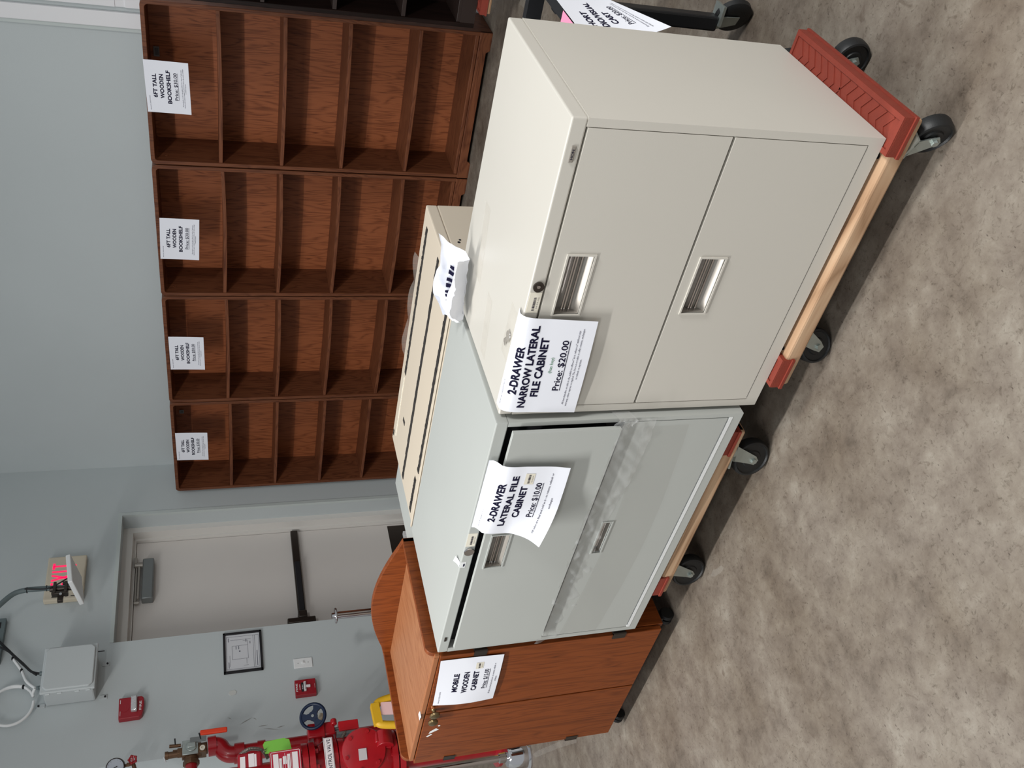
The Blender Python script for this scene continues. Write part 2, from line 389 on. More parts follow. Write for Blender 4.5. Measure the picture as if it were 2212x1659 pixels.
# the grey exit door in its deep opening
door = struct(M().box(-5.775, -5.728, OPL+.055, 4.619, .012, 2.114).build('door_1', 'door', smooth=0, bevel=.002))
m = M()
for (x0, x1, t) in ((-5.80, -5.625, .046), (-5.80, -5.70, .064)):
    g = .0006 if t > .05 else 0
    m.box(x0-g, x1, OPR-t, OPR-g, 0, OPT-g); m.box(x0-g, x1, OPL+g, OPL+t-.01, 0, OPT-g); m.box(x0-g, x1, OPL+t-.01, OPR-t, OPT-t-.02, OPT-g)
m.build('door_frame', 'frame', door, smooth=0)
k = M().box(-5.728, -5.7245, OPL+.07, 4.60, .015, .240).build('kick_plate', 'dark_metal', door, smooth=0); k['label'] = 'dark metal kick plate'
m = M(); m.box(-5.728, -5.66, 4.075, 4.425, 1.985, 2.062)
k = m.build('door_closer', 'grey_hardware' if 'grey_hardware' in MT else 'grey_metal', door, bevel=.008); k['label'] = 'grey door closer box'
m = M(); m.box(-5.70, -5.675, 4.09, 4.385, 2.078, 2.092); m.box(-5.70, -5.69, 4.05, 4.40, 2.098, 2.110); m.cyl((-5.688, 4.385, 2.06), (-5.688, 4.385, 2.115), .02); m.cyl((-5.688, 4.06, 2.075), (-5.688, 4.06, 2.11), .012)
m.box(-5.70, -5.68, 4.37, 4.45, 2.10, 2.122)
m.build('closer_arm', 'steel', k, bevel=.002)
m = M(); m.box(-5.728, -5.69, 3.74, 4.60, .950, 1.003)
k = m.build('panic_bar', 'dark_metal', door, bevel=.004); k['label'] = 'dark bronze push bar'
m = M(); m.box(-5.69, -5.665, 3.83, 4.285, .957, .996); m.build('push_pad', 'black', k, bevel=.004)
m = M(); m.box(-5.728, -5.64, 3.775, 3.835, .945, 1.008); m.box(-5.728, -5.645, 3.735, 3.780, .888, 1.085); m.build('latch_head', 'dark_metal', k, bevel=.008)

# ================================================================ file cabinets
def recess_front(x0, x1, z0, z1, yf, t, hx0, hx1, hz0, hz1, name, m_, parent, tilt=None):
    """drawer front with a rectangular hole for the pull"""
    m = M(); xs = [x0, hx0, hx1, x1]; zs = [z0, hz0, hz1, z1]
    for i in range(3):
        for j in range(3):
            if i == 1 and j == 1: continue
            m.add([(xs[i], yf, zs[j]), (xs[i+1], yf, zs[j]), (xs[i+1], yf, zs[j+1]), (xs[i], yf, zs[j+1])], [(0, 1, 2, 3)])
    for a, b in (((x0, z0), (x1, z0)), ((x1, z0), (x1, z1)), ((x1, z1), (x0, z1)), ((x0, z1), (x0, z0)), ((hx0, hz0), (hx0, hz1)), ((hx0, hz1), (hx1, hz1)), ((hx1, hz1), (hx1, hz0)), ((hx1, hz0), (hx0, hz0))):
        m.add([(a[0], yf, a[1]), (b[0], yf, b[1]), (b[0], yf+t, b[1]), (a[0], yf+t, a[1])], [(0, 1, 2, 3)])
    if tilt: m.v = [tilt(p) for p in m.v]
    o = m.build(name, m_, parent, smooth=0)
    # raised lip round the opening
    r = M(); e = .004
    for q in ((hx0-e, hx1+e, hz0-e, hz0), (hx0-e, hx1+e, hz1, hz1+e), (hx0-e, hx0, hz0, hz1), (hx1, hx1+e, hz0, hz1)): r.box(q[0], q[1], yf-.003, yf+.002, q[2], q[3])
    if tilt: r.v = [tilt(p) for p in r.v]
    r.build('pull_rim', m_, o, smooth=0)
    return o
def pull(hx0, hx1, hz0, hz1, yf, parent, tilt=None, mi='steel'):
    """curved metal cup behind the opening with a label rail"""
    m = M(); n = 10; d = .017
    def fn(u, v):
        z = hz1+(hz0-hz1)*v; y = yf+.004+d*math.sin(math.pi*min(1, v*1.02))**.6
        return Vector((hx0+(hx1-hx0)*u, y, z))
    m.grid(fn, 2, 14)
    m.box(hx0, hx0+.001, yf+.002, yf+d, hz0, hz1); m.box(hx1-.001, hx1, yf+.002, yf+d, hz0, hz1)
    if tilt: m.v = [tilt(p) for p in m.v]
    o = m.build('drawer_pull', mi, parent, smooth=60); o['label'] = 'recessed metal drawer pull'
    r = M(); h = hz1-hz0
    for f in (.52, .62, .34): r.box(hx0+.001, hx1-.001, yf+.008, yf+.012, hz0+h*f, hz0+h*f+.003)
    if tilt: r.v = [tilt(p) for p in r.v]
    r.build('label_rail', 'chrome', o, smooth=0)
    return o
AX0, AX1, AY0, AY1, AZ0, AZ1 = -1.4565, -.6868, 1.4843, 1.9724, .159, .8713
ca = thing('file_cabinet', 'beige two-drawer lateral file cabinet on a red-capped dolly, keys taped on top', 'file cabinet', (AX0, AY0, AZ0))
m = M()                                           # carcass: sides, back, frame rails, hollow front
m.box(AX0, AX0+.022, AY0, AY1-.01, AZ0+.034, AZ1-.034); m.box(AX1-.018, AX1, AY0, AY1-.01, AZ0+.034, AZ1-.034); m.box(AX0, AX1, AY1-.01, AY1, AZ0+.034, AZ1-.034)
m.box(AX0, AX1, AY0, AY1, AZ0, AZ0+.034)
m.build('cabinet_body', 'beige', ca, smooth=0)
M().box(AX0, AX1, AY0, AY1, AZ1-.034, AZ1).build('cabinet_top', 'beige', ca, smooth=0, bevel=.004, seg=3)
M().box(AX1, AX1+.0012, AY0+.002, AY1, AZ1-.0355, AZ1-.0345).build('top_seam', 'beige', ca, smooth=0)
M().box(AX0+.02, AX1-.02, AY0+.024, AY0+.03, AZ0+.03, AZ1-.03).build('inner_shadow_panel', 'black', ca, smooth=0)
for zz0, zz1, h in ((.521, .8335, (-1.150, -.995, .743, .803)), (.1965, .514, (-1.147, -.996, .426, .487))):
    d = recess_front(-1.432, -.7065, zz0, zz1, AY0-.0008, .02, *h, 'drawer', 'beige', ca)
    pull(*h, AY0, d)
m = M(); m.lathe([(.0, 0), (.0125, 0), (.0125, .004), (.010, .006), (.0, .006)], (-1.075, AY0-.006, .8535), (0, 1, 0), 20)
k = m.build('lock', 'dark_metal', ca); M().cyl((-1.073, AY0-.0075, .8545), (-1.073, AY0-.005, .8545), .004).build('key_slot', 'chrome', k)
k = M().box(-1.146, -1.092, AY0-.0008, AY0, .8405, .8675).build('asset_sticker', 'label', ca, smooth=0); k['label'] = 'small barcode sticker beside the lock'
on_sheet([q for q in barcode(.006, .010, .036, .006, 9)]+[line2d('1013-22', .027, .004, .03, .003, 0, 0, 1)], lambda u, v: Vector((-1.146+.054*u, AY0-.0008, .8675-.027*v)), .054, .027, 'ink', 'barcode', k)
k = M().box(-.780, -.745, AY0-.003, AY0, .8485, .8585).build('name_plate', 'steel', ca, smooth=0, bevel=.0015)
on_sheet([line2d('HON', .0175, .0026, .021, .0052, .01)], lambda u, v: Vector((-.780+.035*u, AY0-.003, .8585-.0100*v)), .035, .010, 'ink', 'plate_lettering', k)

BX0, BX1, BY0, BY1, BZ0, BZ1 = -2.490, -1.4685, 1.466, 1.955, .196, .879
cb = thing('file_cabinet', 'pale grey two-drawer lateral file cabinet with its top drawer ajar and film-wrapped lower drawer', 'file cabinet', (BX1, BY0, BZ0))
m = M()
m.box(BX0, BX0+.02, BY0, BY1-.01, BZ0+.028, BZ1-.032); m.box(BX1-.013, BX1, BY0, BY1-.01, BZ0+.028, BZ1-.032); m.box(BX0, BX1, BY1-.01, BY1, BZ0+.028, BZ1-.032)
m.box(BX0, BX1, BY0, BY1, BZ0, BZ0+.028)
m.build('cabinet_body', 'grey', cb, smooth=0)
M().box(BX0, BX1, BY0, BY1, BZ1-.032, BZ1).build('cabinet_top', 'grey', cb, smooth=0, bevel=.003)
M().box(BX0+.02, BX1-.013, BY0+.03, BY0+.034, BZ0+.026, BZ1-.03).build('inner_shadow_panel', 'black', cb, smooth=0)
M().box(BX0+.02, BX1-.013, BY0-.001, BY0+.02, .2235, .2335).build('bottom_strip', 'white', cb, smooth=0)
h = (-2.028, -1.887, .455, .482)
d2 = recess_front(BX0+.026, BX1-.015, .239, .535, BY0-.002, .022, *h, 'drawer', 'grey', cb); pull(*h, BY0, d2)
h = (-2.024, -1.880, .7655, .8165); YD = 1.444
d1 = recess_front(BX0+.048, BX1-.016, .5515, .838, YD, .012, *h, 'drawer', 'grey', cb); pull(*h, YD, d1); d1['label'] = 'upper drawer standing slightly open'
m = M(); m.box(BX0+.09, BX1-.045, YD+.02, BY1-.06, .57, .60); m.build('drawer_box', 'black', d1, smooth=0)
m = M(); m.lathe([(0, 0), (.0145, 0), (.0145, .004), (.011, .007), (0, .007)], (-1.968, BY0-.007, .8645), (0, 1, 0), 20); m.build('lock', 'chrome', cb)
k = M().box(-1.948, -1.892, BY0-.0008, BY0, .851, .8775).build('asset_sticker', 'label', cb, smooth=0); k['label'] = 'small barcode sticker beside the lock'
on_sheet(barcode(.008, .010, .036, .006, 4)+[line2d('2222-31', .026, .004, .03, .003, 0, 0, 1)], lambda u, v: Vector((-1.948+.056*u, BY0-.0008, .8775-.0265*v)), .056, .0265, 'ink', 'barcode', k)
k = M().box(-2.045, -2.02, BY0-.0006, BY0+.0, .863, .8785).build('price_tag_sticker', 'white', cb, smooth=0)
on_sheet([rect2d(.006, .018, .003, .0075)], lambda u, v: Vector((-2.045+.025*u, BY0-.0006, .8785-.0155*v)), .025, .0155, 'ink', 'tag_print', k)
k = M().box(-2.425, -2.405, BY0-.002, BY0, .861, .868).build('name_plate', 'dark_metal', cb, smooth=0)
cb.rotation_euler = (0, 0, -math.radians(.9))
# crinkled film taped along the bottom of the open drawer
def filmfn(u, v):
    x = BX0+.004+(BX1-BX0+.004)*u; r = math.sin(u*41+v*5)*math.sin(u*17+1.3)+.5*math.sin(u*83+v*11)
    z = .562-.10*v-.012*math.sin(u*9)*v; y = BY0-.0085-.020*(1-v)**1.5-.0045*abs(r)*(1-.3*v)+.016*(1-u)
    return Vector((x, y, z))
_bl = [(random.Random(3+i).random(), random.Random(90+i).random()) for i in range(34)]
def filmbl(u, v):
    p = filmfn(u, v)
    for a, b in _bl:
        d = ((u-a)*70)**2+((v-b)*8)**2
        if d < 4: p.y -= .006*math.exp(-d)
    return p
m = M(); m.grid(filmbl, 260, 18)
fw = m.build('plastic_film', 'wrap', cb, smooth=180); fw['label'] = 'crinkled clear plastic film taped over the drawer gap'
m = M(); m.grid(lambda u, v: Vector((BX1-.02+.024*min(1, u*2), BY0-.012+.05*max(0, u*2-1)-.004*math.sin(v*20), .565-.05*v+.006*math.sin(u*9))), 14, 10)
m.build('film_end', 'wrap', fw, smooth=180)
m = M(); m.grid(lambda u, v: Vector((BX0+.03+(BX1-BX0-.06)*u, BY0-.0045-.0006*math.sin(u*30), .48-.13*v-.03*math.sin(u*3.1))), 40, 8)
m.build('film_sheet', 'wrap_dull', fw, smooth=180)

# big tan cabinet standing with its back to the two, adhesive strips on its lid
DX0, DX1, DY0, DY1, DZ1 = -2.485, -1.452, 1.984, 2.435, .874
cdx = thing('file_cabinet', 'tan metal cabinet behind the others with black adhesive strips along its top', 'file cabinet', (DX0, DY0, 0))
m = M(); m.box(DX0, DX1, DY0, DY1, .0, DZ1-.036); m.build('cabinet_body', 'tan', cdx, smooth=0, bevel=.003)
m = M(); m.box(DX0, DX1, DY0, DY1, DZ1-.035, DZ1); m.build('cabinet_top', 'tan', cdx, smooth=0, bevel=.004)
m = M(); m.box(DX0, DX1, DY0, DY0+.012, DZ1, DZ1+.005); m.build('front_lip', 'tan', cdx, smooth=0, bevel=.002)
rr = random.Random(5)
def ragged(x0, x1, y, wd):
    mm = M(); n = 60
    for i in range(n):
        a = x0+(x1-x0)*i/n; b = x0+(x1-x0)*(i+1.05)/n; j = rr.uniform(-.0012, .0012); t = rr.uniform(.0008, .0022)
        mm.box(a, b, y-wd/2+j, y+wd/2+j*.5, DZ1, DZ1+t)
    return mm
for q in ((-2.11, -1.502, 2.378, .020), (-2.46, -1.497, 2.20, .022), (-2.245, -1.521, 2.027, .022), (-2.464, -2.292, 2.043, .022)):
    ragged(*q).build('adhesive_strip', 'strip', cdx, smooth=0)
mm = ragged(-2.425, -2.13, 2.385, .008); o = mm.build('glue_residue', 'label', cdx, smooth=0)
o = M().box(-2.28, -2.262, 2.285, 2.315, DZ1, DZ1+.001).build('glue_patch', 'strip', cdx, smooth=0)
o = ragged(-2.455, -2.43, 2.418, .01).build('adhesive_strip', 'strip', cdx, smooth=0)
M().cyl((DX1-.001, 2.225, .812), (DX1+.001, 2.225, .812), .005, 10).build('screw_hole', 'black', cdx); M().cyl((DX1-.001, 2.238, .806), (DX1+.001, 2.238, .806), .004, 10).build('screw_hole', 'black', cdx)
# peeled tape at the back edge of that cabinet's lid
m = M(); m.grid(lambda u, v: Vector((-2.05+.42*u, 2.392+.045*v+.004*math.sin(u*22), DZ1+.0035+.012*v*abs(math.sin(u*8+.4)))), 50, 5)
o = m.build('peeled_tape', 'tape', smooth=180); tag(o, 'curling clear tape along the rear edge of the tan cabinet top', 'tape')
# light grey unit showing behind the oak hutch
m = M(); m.box(-2.75, -2.495, 2.0, 2.43, 0, .835)
o = m.build('metal_pedestal', 'grey', smooth=0, bevel=.004); tag(o, 'light grey metal pedestal glimpsed between tan cabinet and arched oak back', 'pedestal')

# ================================================================ dollies
def caster(root, hx, hy, r, ztop, yaw, wid=.034):
    """swivel caster: zinc fork as the part, tyre and axle as its own pieces; trail points along yaw"""
    ca_, sa_ = math.cos(yaw), math.sin(yaw)
    def T(p): return Vector((hx+p[0]*ca_-p[1]*sa_, hy+p[0]*sa_+p[1]*ca_, p[2]))
    tr = .03
    m = M(); m.box(tr-.045, tr+.045, -.035, .035, ztop-.005, ztop); m.cyl((tr, 0, ztop-.02), (tr, 0, ztop-.004), .028)
    for s in (-1, 1):
        y = s*(wid/2+.006)
        pl = [(tr-.026, ztop-.012), (tr+.026, ztop-.012), (.014, r-.006), (.0, r-.016), (-.014, r-.004), (-.008, r+.016)]
        m.prism([(a, b) for a, b in pl], 1, y-.0015, y+.0015)
    m.box(tr-.026, tr+.026, -wid/2-.0075, wid/2+.0075, ztop-.022, ztop-.012)
    m.v = [T(p) for p in m.v]
    f = m.build('caster', 'zinc', root, smooth=30)
    m = M(); h = wid/2
    m.lathe([(0, -h), (r*.45, -h), (r*.5, -h+.004), (r*.8, -h+.004), (r*.86, -h), (r*.95, -h+.002), (r, -h+.008), (r, h-.008), (r*.95, h-.002), (r*.86, h), (r*.8, h-.004), (r*.5, h-.004), (r*.45, h), (0, h)], (0, 0, r), (0, 1, 0), 36)
    m.v = [T(p) for p in m.v]; m.build('wheel', 'tyre', f, smooth=35)
    m = M(); m.cyl((0, -wid/2-.014, r), (0, wid/2+.014, r), .008, 6); m.v = [T(p) for p in m.v]; m.build('axle_bolt', 'zinc', f, smooth=0)
    return f
def dolly(label, x0, x1, y0, y1, ztop, r, yaws, hubs):
    root = thing('furniture_dolly', label, 'dolly', ((x0+x1)/2, (y0+y1)/2, 0), 'furniture dollies under the goods')
    zr = ztop-.012; zl = ztop-.054; L = x1-x0
    for yy in (y0+.004, y1-.074): M().box(x0+.004, x1-.004, yy, yy+.07, zl, zr).build('wood_rail', 'pine', root, smooth=0, bevel=.006)
    for s, xe in ((-1, x0), (1, x1)):
        xa, xb = (xe, xe+.09) if s < 0 else (xe-.09, xe)
        M().box(xa+.01, xb-.004, y0+.01, y1-.01, zl+.002, zr-.002).build('cross_board', 'pine', root, smooth=0, bevel=.003)
        m = M(); m.box(xa, xb, y0, y1, ztop-.026, ztop-.003); m.box(xa-.003, xb+.003, y0-.004, y1+.004, ztop-.034, ztop-.026)
        for q in ((xa+.0005, xb-.0005, y0+.0005, y0+.010), (xa+.0005, xb-.0005, y1-.010, y1-.0005), (xa+.0005, xa+.012, y0+.010, y1-.010), (xb-.012, xb-.0005, y0+.010, y1-.010)): m.box(*q, ztop-.003, ztop)
        # chevron ribs
        xm = (xa+xb)/2; n = 14
        for i in range(n):
            yc = y0+.035+(y1-y0-.07)*i/(n-1); dd = 1 if i < n/2 else -1
            for sx in (-1, 1):
                m.add([(xm, yc+.016*dd-.0022, ztop-.003), (xm+sx*.030, yc-.006*dd-.0022, ztop-.003), (xm+sx*.030, yc-.006*dd+.0022, ztop-.003), (xm, yc+.016*dd+.0022, ztop-.003),
                       (xm, yc+.016*dd-.0022, ztop-.0008), (xm+sx*.030, yc-.006*dd-.0022, ztop-.0008), (xm+sx*.030, yc-.006*dd+.0022, ztop-.0008), (xm, yc+.016*dd+.0022, ztop-.0008)],
                      [(4, 5, 6, 7), (0, 1, 5, 4), (1, 2, 6, 5), (2, 3, 7, 6), (3, 0, 4, 7)])
        k = m.build('rubber_end_cap', 'red_rubber', root, smooth=0); k['label'] = 'red rubber end cap'
    for sx in (x1-.105, x0+.105): M().cyl((sx, y0+.035, zr-.001), (sx, y0+.035, zr+.0008), .007, 12).build('screw_hole', 'black', root)
    for (hx, hy), yw in zip(hubs, yaws): caster(root, hx, hy, r, zl, yw)
    return root
dolly('pine dolly with red rubber ends carrying the beige cabinet', -1.375, -.628, 1.462, 1.925, AZ0, .047, (2.75, .45, 3.0, 2.5), ((-.672, 1.492), (-1.275, 1.512), (-.655, 1.845), (-1.26, 1.85)))
dolly('pine dolly under the pale grey cabinet', -2.300, -1.555, 1.480, 1.935, BZ0, .058, (.25, .2, .4, 2.6), ((-1.700, 1.520), (-2.285+.03, 1.535), (-1.68, 1.86), (-2.2, 1.86)))

# ================================================================ mobile oak cabinet
CX0, CX1, CY0, CY1 = -3.250, -2.527, 1.492, 1.972
co = thing('oak_cabinet', 'orange oak two-door cabinet on casters with an arched gallery back', 'cabinet', ((CX0+CX1)/2, (CY0+CY1)/2, 0))
ZT = .880
m = M(); m.box(CX0+.018, CX1-.018, CY0+.024, CY1-.02, .072, .09); m.box(CX0+.018, CX1-.018, CY1-.03, CY1-.022, .09, ZT-.02); m.box(CX0+.018, CX1-.018, CY0+.03, CY0+.034, .09, ZT-.02)
m.build('carcass', 'oak', co, smooth=0)
for s, (xa, xb) in ((0, (CX0, CX0+.018)), (1, (CX1-.018, CX1))):
    zt = .906; R = .028
    poly = [(CY0+.020, .066), (CY1, .066), (CY1, zt)]+arc(CY0+.012+R, zt-R, R, 90, 180, 8)+[(CY0+.012, .85), (CY0+.020, .84)]
    M().prism(poly, 0, xa, xb).build('side_panel', 'oak', co, smooth=0, bevel=.0015)
M().box(CX0+.018, CX1-.018, CY0+.012, CY1-.018, ZT-.02, ZT).build('cabinet_top', 'oak_x', co, smooth=0, bevel=.0015)
M().box(CX0+.018, CX1-.018, CY0+.003, CY0+.012, ZT-.014, ZT-.001).build('top_edge', 'oak_edge', co, smooth=0)
zs = .906; poly = [(CX0, ZT-.03), (CX1, ZT-.03), (CX1, zs)]
n = 22
for i in range(1, n):
    t = i/n; x = CX1-.010+(CX0+.03-CX1+.010)*t; poly.append((x, zs+.078*math.sin(math.pi*t)**.92))
poly.append((CX0, zs))
M().prism(poly, 1, CY1-.018, CY1).build('arched_back', 'oak', co, smooth=0, bevel=.002)
XM = -2.893
for xa, xb, z1 in ((CX0+.001, XM-.004, .862), (XM+.004, CX1-.003, .862)):
    d = M().box(xa, xb, CY0-.001, CY0+.018, .079, z1).build('door', 'oak', co, smooth=0, bevel=.0015)
    kx = XM-.022 if xa < XM-.1 else XM+.026
    m = M(); m.lathe([(.009, 0), (.006, .004), (.006, .012), (.016, .016), (.018, .020), (.016, .026), (.008, .029), (0, .029)], (kx, CY0-.001, .838), (0, -1, 0), 24); m.build('knob', 'knob_brass', d)
m = M(); m.box(XM+.03, CX1-.003, CY0+.004, CY0+.012, .864, .878); m.build('door_rail', 'oak_edge', co, smooth=0)
m = M(); m.cyl((XM+.05, CY0-.001, .846), (XM+.05, CY0-.008, .846), .005); m.build('door_stop', 'oak_edge', co)
for (hx, z0, z1) in ((CX1, .215, .262), (CX1, .707, .75), (CX0, .215, .262), (CX0, .707, .75)):
    m = M(); s = 1 if hx == CX1 else -1
    m.box(hx-.022 if s > 0 else hx-.004, hx+.004 if s > 0 else hx+.022, CY0-.004, CY0+.016, z0, z1); m.cyl((hx+s*.003, CY0, z0), (hx+s*.003, CY0, z1), .005)
    m.build('hinge', 'dark_metal', co, smooth=30)
m = M(); rr = random.Random(11)
m.add([(-3.035, CY0-.0015, .835), (-3.018, CY0-.0015, .832), (-3.0, CY0-.0015, .812), (-3.012, CY0-.0015, .80), (-3.02, CY0-.0015, .812)], [(0, 1, 2, 3, 4)])
m.add([(-3.05, CY0-.0015, .842), (-3.036, CY0-.0015, .826), (-3.042, CY0-.0015, .820), (-3.056, CY0-.0015, .836)], [(0, 1, 2, 3)])
m.cyl((-2.985, CY0-.0015, .803), (-2.985, CY0-.001, .803), .0045, 10)
m.build('sticker_residue', 'white', co, smooth=0)
for hx, hy in ((-3.225, 1.545), (-2.562, 1.560), (-3.2, 1.92), (-2.58, 1.92)):
    m = M(); 
    for s in (-.012, .012): m.lathe([(0, -.008), (.022, -.008), (.026, -.003), (.026, .003), (.022, .008), (0, .008)], (hx+s, hy, .026), (1, 0, 0), 24)
    m.box(hx-.014, hx+.014, hy-.018, hy+.018, .045, .066); m.cyl((hx, hy, .04), (hx, hy, .067), .009)
    m.build('caster', 'tyre', co, smooth=35)
# white sticker folded over the front edge of its top
m = M(); m.grid(lambda u, v: Vector((-2.925+.034*u, CY0+.014-.022*v+.0*u, ZT+.0008+.003*math.sin(u*3.14))), 6, 6)
o = m.build('paper_sticker', 'paper', smooth=180); tag(o, 'tiny white sticker on the front edge of the oak cabinet top', 'sticker')

# ================================================================ bookcases
def bookcase(label, x0, shelves, sag=0.0, W=.906, H=1.83, D=.29, yf=4.8585, mats=('walnut', 'walnut_x', 'oak_edge'), group='six foot bookcases along the wall', feet=True, z0=0.0):
    b = thing('bookcase', label, 'bookcase', (x0, yf, z0), group)
    t = .022; x1 = x0+W; R = .03; Z = z0+H
    # one continuous rounded outer frame: two sides and top
    outer = [(x0, z0), ]+[(x0, Z-R)]+arc(x0+R, Z-R, R, 180, 90, 6)+arc(x1-R, Z-R, R, 90, 0, 6)+[(x1, z0)]
    r2 = .018; inner = [(x1-t, z0)]+arc(x1-t-r2, Z-t-r2, r2, 0, 90, 5)+arc(x0+t+r2, Z-t-r2, r2, 90, 180, 5)+[(x0+t, z0)]
    n1, n2 = len(outer), len(inner); m = M(); vs = []; pts = outer+inner; N = len(pts)
    vs = [(p[0], yf, p[1]) for p in pts]+[(p[0], yf+D, p[1]) for p in pts]
    fs = []
    # front/back rings as quads between matching stretches
    oi = list(range(n1)); ii = list(range(N-1, n1-1, -1))
    a = b_ = 0
    while a < n1-1 or b_ < n2-1:
        if a < n1-1 and (b_ >= n2-1 or a/(n1-1) <= b_/(n2-1)): f = (oi[a], oi[a+1], ii[b_]); a += 1
        else: f = (oi[a], ii[b_+1], ii[b_]); b_ += 1
        fs.append(f); fs.append(tuple(q+N for q in reversed(f)))
    for i in range(N): fs.append((i, (i+1) % N, (i+1) % N+N, i+N))
    m.add(vs, fs); m.build('frame', 'walnut_shaded' if mats[0] == 'walnut' else mats[0], b, smooth=35, bevel=.0025)
    M().box(x0+t-.004, x1-t+.004, yf+D-.012, yf+D-.004, z0+.05, Z-t+.004).build('back_panel', mats[0], b, smooth=0)
    for z in shelves:
        def sg(x): q = (x-x0)/W*2-1; return z0+z-sag*(1-q*q)
        m = M(); k = 14
        xs = [x0+t+.001+(W-2*t-.002)*i/k for i in range(k+1)]
        vs = [];
        for x in xs:
            for (y, dz) in ((yf+.004, 0), (yf+D-.013, 0), (yf+D-.013, -.02), (yf+.004, -.02)): vs.append((x, y, sg(x)+dz))
        fs = [(0, 1, 2, 3), (4*k+3, 4*k+2, 4*k+1, 4*k)]
        for i in range(k):
            for j in range(4): fs.append((i*4+j, i*4+(j+1) % 4, (i+1)*4+(j+1) % 4, (i+1)*4+j))
        m.add(vs, fs); m.build('shelf', mats[1], b, smooth=30, bevel=.0015)
    M().box(x0+t, x1-t, yf+.006, yf+D-.013, z0+.072, z0+.092).build('bottom_shelf', mats[1], b, smooth=0, bevel=.002)
    if feet:
        poly = [(x0, z0), (x0+.10, z0), (x0+.115, z0+.022), (x1-.115, z0+.022), (x1-.10, z0), (x1, z0), (x1, z0+.070), (x0, z0+.070)]
        M().prism(poly, 1, yf-.004, yf+.014).build('base_panel', mats[1], b, smooth=0, bevel=.002)
    else: M().box(x0+t, x1-t, yf+.002, yf+.02, z0, z0+.075).build('base_panel', mats[1], b, smooth=0)
    for yy in (yf+.07, yf+.215): M().cyl((x0+t, yy, z0+1.75*H/1.83), (x0+t+.002, yy, z0+1.75*H/1.83), .011, 14).build('hole_cover', mats[1], b)
    return b
XB = [-5.444+.914*i for i in range(4)]
SH = [(1.441, 1.118, .780, .450), (1.455, 1.125, .790, .420), (1.462, 1.135, .794, .410), (1.470, 1.133, .792, .410)]
NM = ['reddish walnut bookcase standing next to the grey exit door', 'reddish walnut bookcase second from the exit door', 'reddish walnut bookcase third from the exit door, behind the tan cabinet', 'reddish walnut bookcase partly hidden by the near-black bookcase']
for x, s, n_, sg in zip(XB, SH, NM, (.003, .008, .009, .006)): bookcase(n_, x+.004, s, sg)
db = bookcase('near-black bookcase raised on a dolly, cut off by the picture edge', -1.640, (1.05, .712, .375), .002, H=1.385, yf=4.49, mats=('espresso', 'espresso_edge', 'espresso_edge'), group=None, feet=False, z0=.222)
dolly('red-capped pine dolly under the near-black bookcase', -1.545, -.80, 4.42, 4.82, .2215, .06, (.6, 2.5, .3, 2.8), ((-1.40, 4.50), (-.92, 4.50), (-1.40, 4.74), (-.92, 4.74)))
for x, y_, z, sx, lab in ((-2.165, 5.1300, 1.778, .056, 'small clear label holder inside the bookcase beside the near-black one'), (-4.872, 5.1300, 1.768, .034, 'small grey label inside the bookcase beside the exit door')):
    m = M(); m.box(x-sx/2, x+sx/2, y_-.002, y_, z-.015, z+.015); o = m.build('label_holder', 'grey_metal', smooth=0); tag(o, lab, 'label')
    m = M(); 
    for k in range(4): m.box(x-sx*.35, x+sx*.35, y_-.0028, y_-.002, z-.009+k*.005, z-.007+k*.005)
    m.build('label_print', 'black', o, smooth=0)

# ================================================================ price signs
def lerp_profile(P):
    """points (s, a, b): smooth curve through them, looked up by s"""
    def f(s):
        if s <= P[0][0]: i = 0
        elif s >= P[-1][0]: i = len(P)-2
        else: i = max(k for k in range(len(P)-1) if P[k][0] <= s)
        a = P[max(i-1, 0)]; b = P[i]; c = P[i+1]; d = P[min(i+2, len(P)-1)]
        t = (s-b[0])/(c[0]-b[0]); h00 = 2*t**3-3*t*t+1; h10 = t**3-2*t*t+t; h01 = -2*t**3+3*t*t; h11 = t**3-t*t
        out = []
        for k in (1, 2):
            mb = (c[k]-a[k])/max(c[0]-a[0], 1e-6)*(c[0]-b[0]); mc = (d[k]-b[k])/max(d[0]-b[0], 1e-6)*(c[0]-b[0])
            out.append(h00*b[k]+h10*mb+h01*c[k]+h11*mc)
        return out
    return f
H_, W_ = .2159, .2794
pa = lerp_profile([(0, 1.506, .8745), (.022, 1.4845, .8745), (.042, 1.4745, .859), (.10, 1.474, .803), (.216, 1.474, .687)])
def SA(u, v):
    s = v*H_; y, z = pa(s); k = min(1, max(0, s/.06)); x = -1.440+W_*u*1.025; t = .05*k
    z += (x+1.30)*t; x += (.216-s)*0-(.108-s)*-.0+(-(.108-s))*.0
    y -= .003*math.sin(u*math.pi)*k+.004*k*v*u
    return Vector((x-.012*v*k+.004, y, z))
price_sign('price sign with a black-printed twenty dollar price curling over the beige cabinet top', SA,
    [('2-DRAWER', .128, H_*.765, .143, .0195), ('NARROW LATERAL', .138, H_*.635, .244, .0195), ('FILE CABINET', .140, H_*.505, .176, .0195)],
    ('Price: $20.00', .148, H_*.275, .150, .0165), [(FINE1[0], .225, H_*.17), (FINE1[1], .235, H_*.128), (FINE1[2], .062, H_*.085)], 'Asset #  2222313519',
    note=('(has key)', .150, H_*.405, .046, .0085, 0, 0, 2), group='paper price signs', loc=(-1.3, 1.46, .687))
pb = lerp_profile([(0, 1.4635, .8785), (.014, 1.4615, .866), (.034, 1.4415, .850), (.10, 1.4395, .787), (.170, 1.438, .717), (.216, 1.432, .672)])
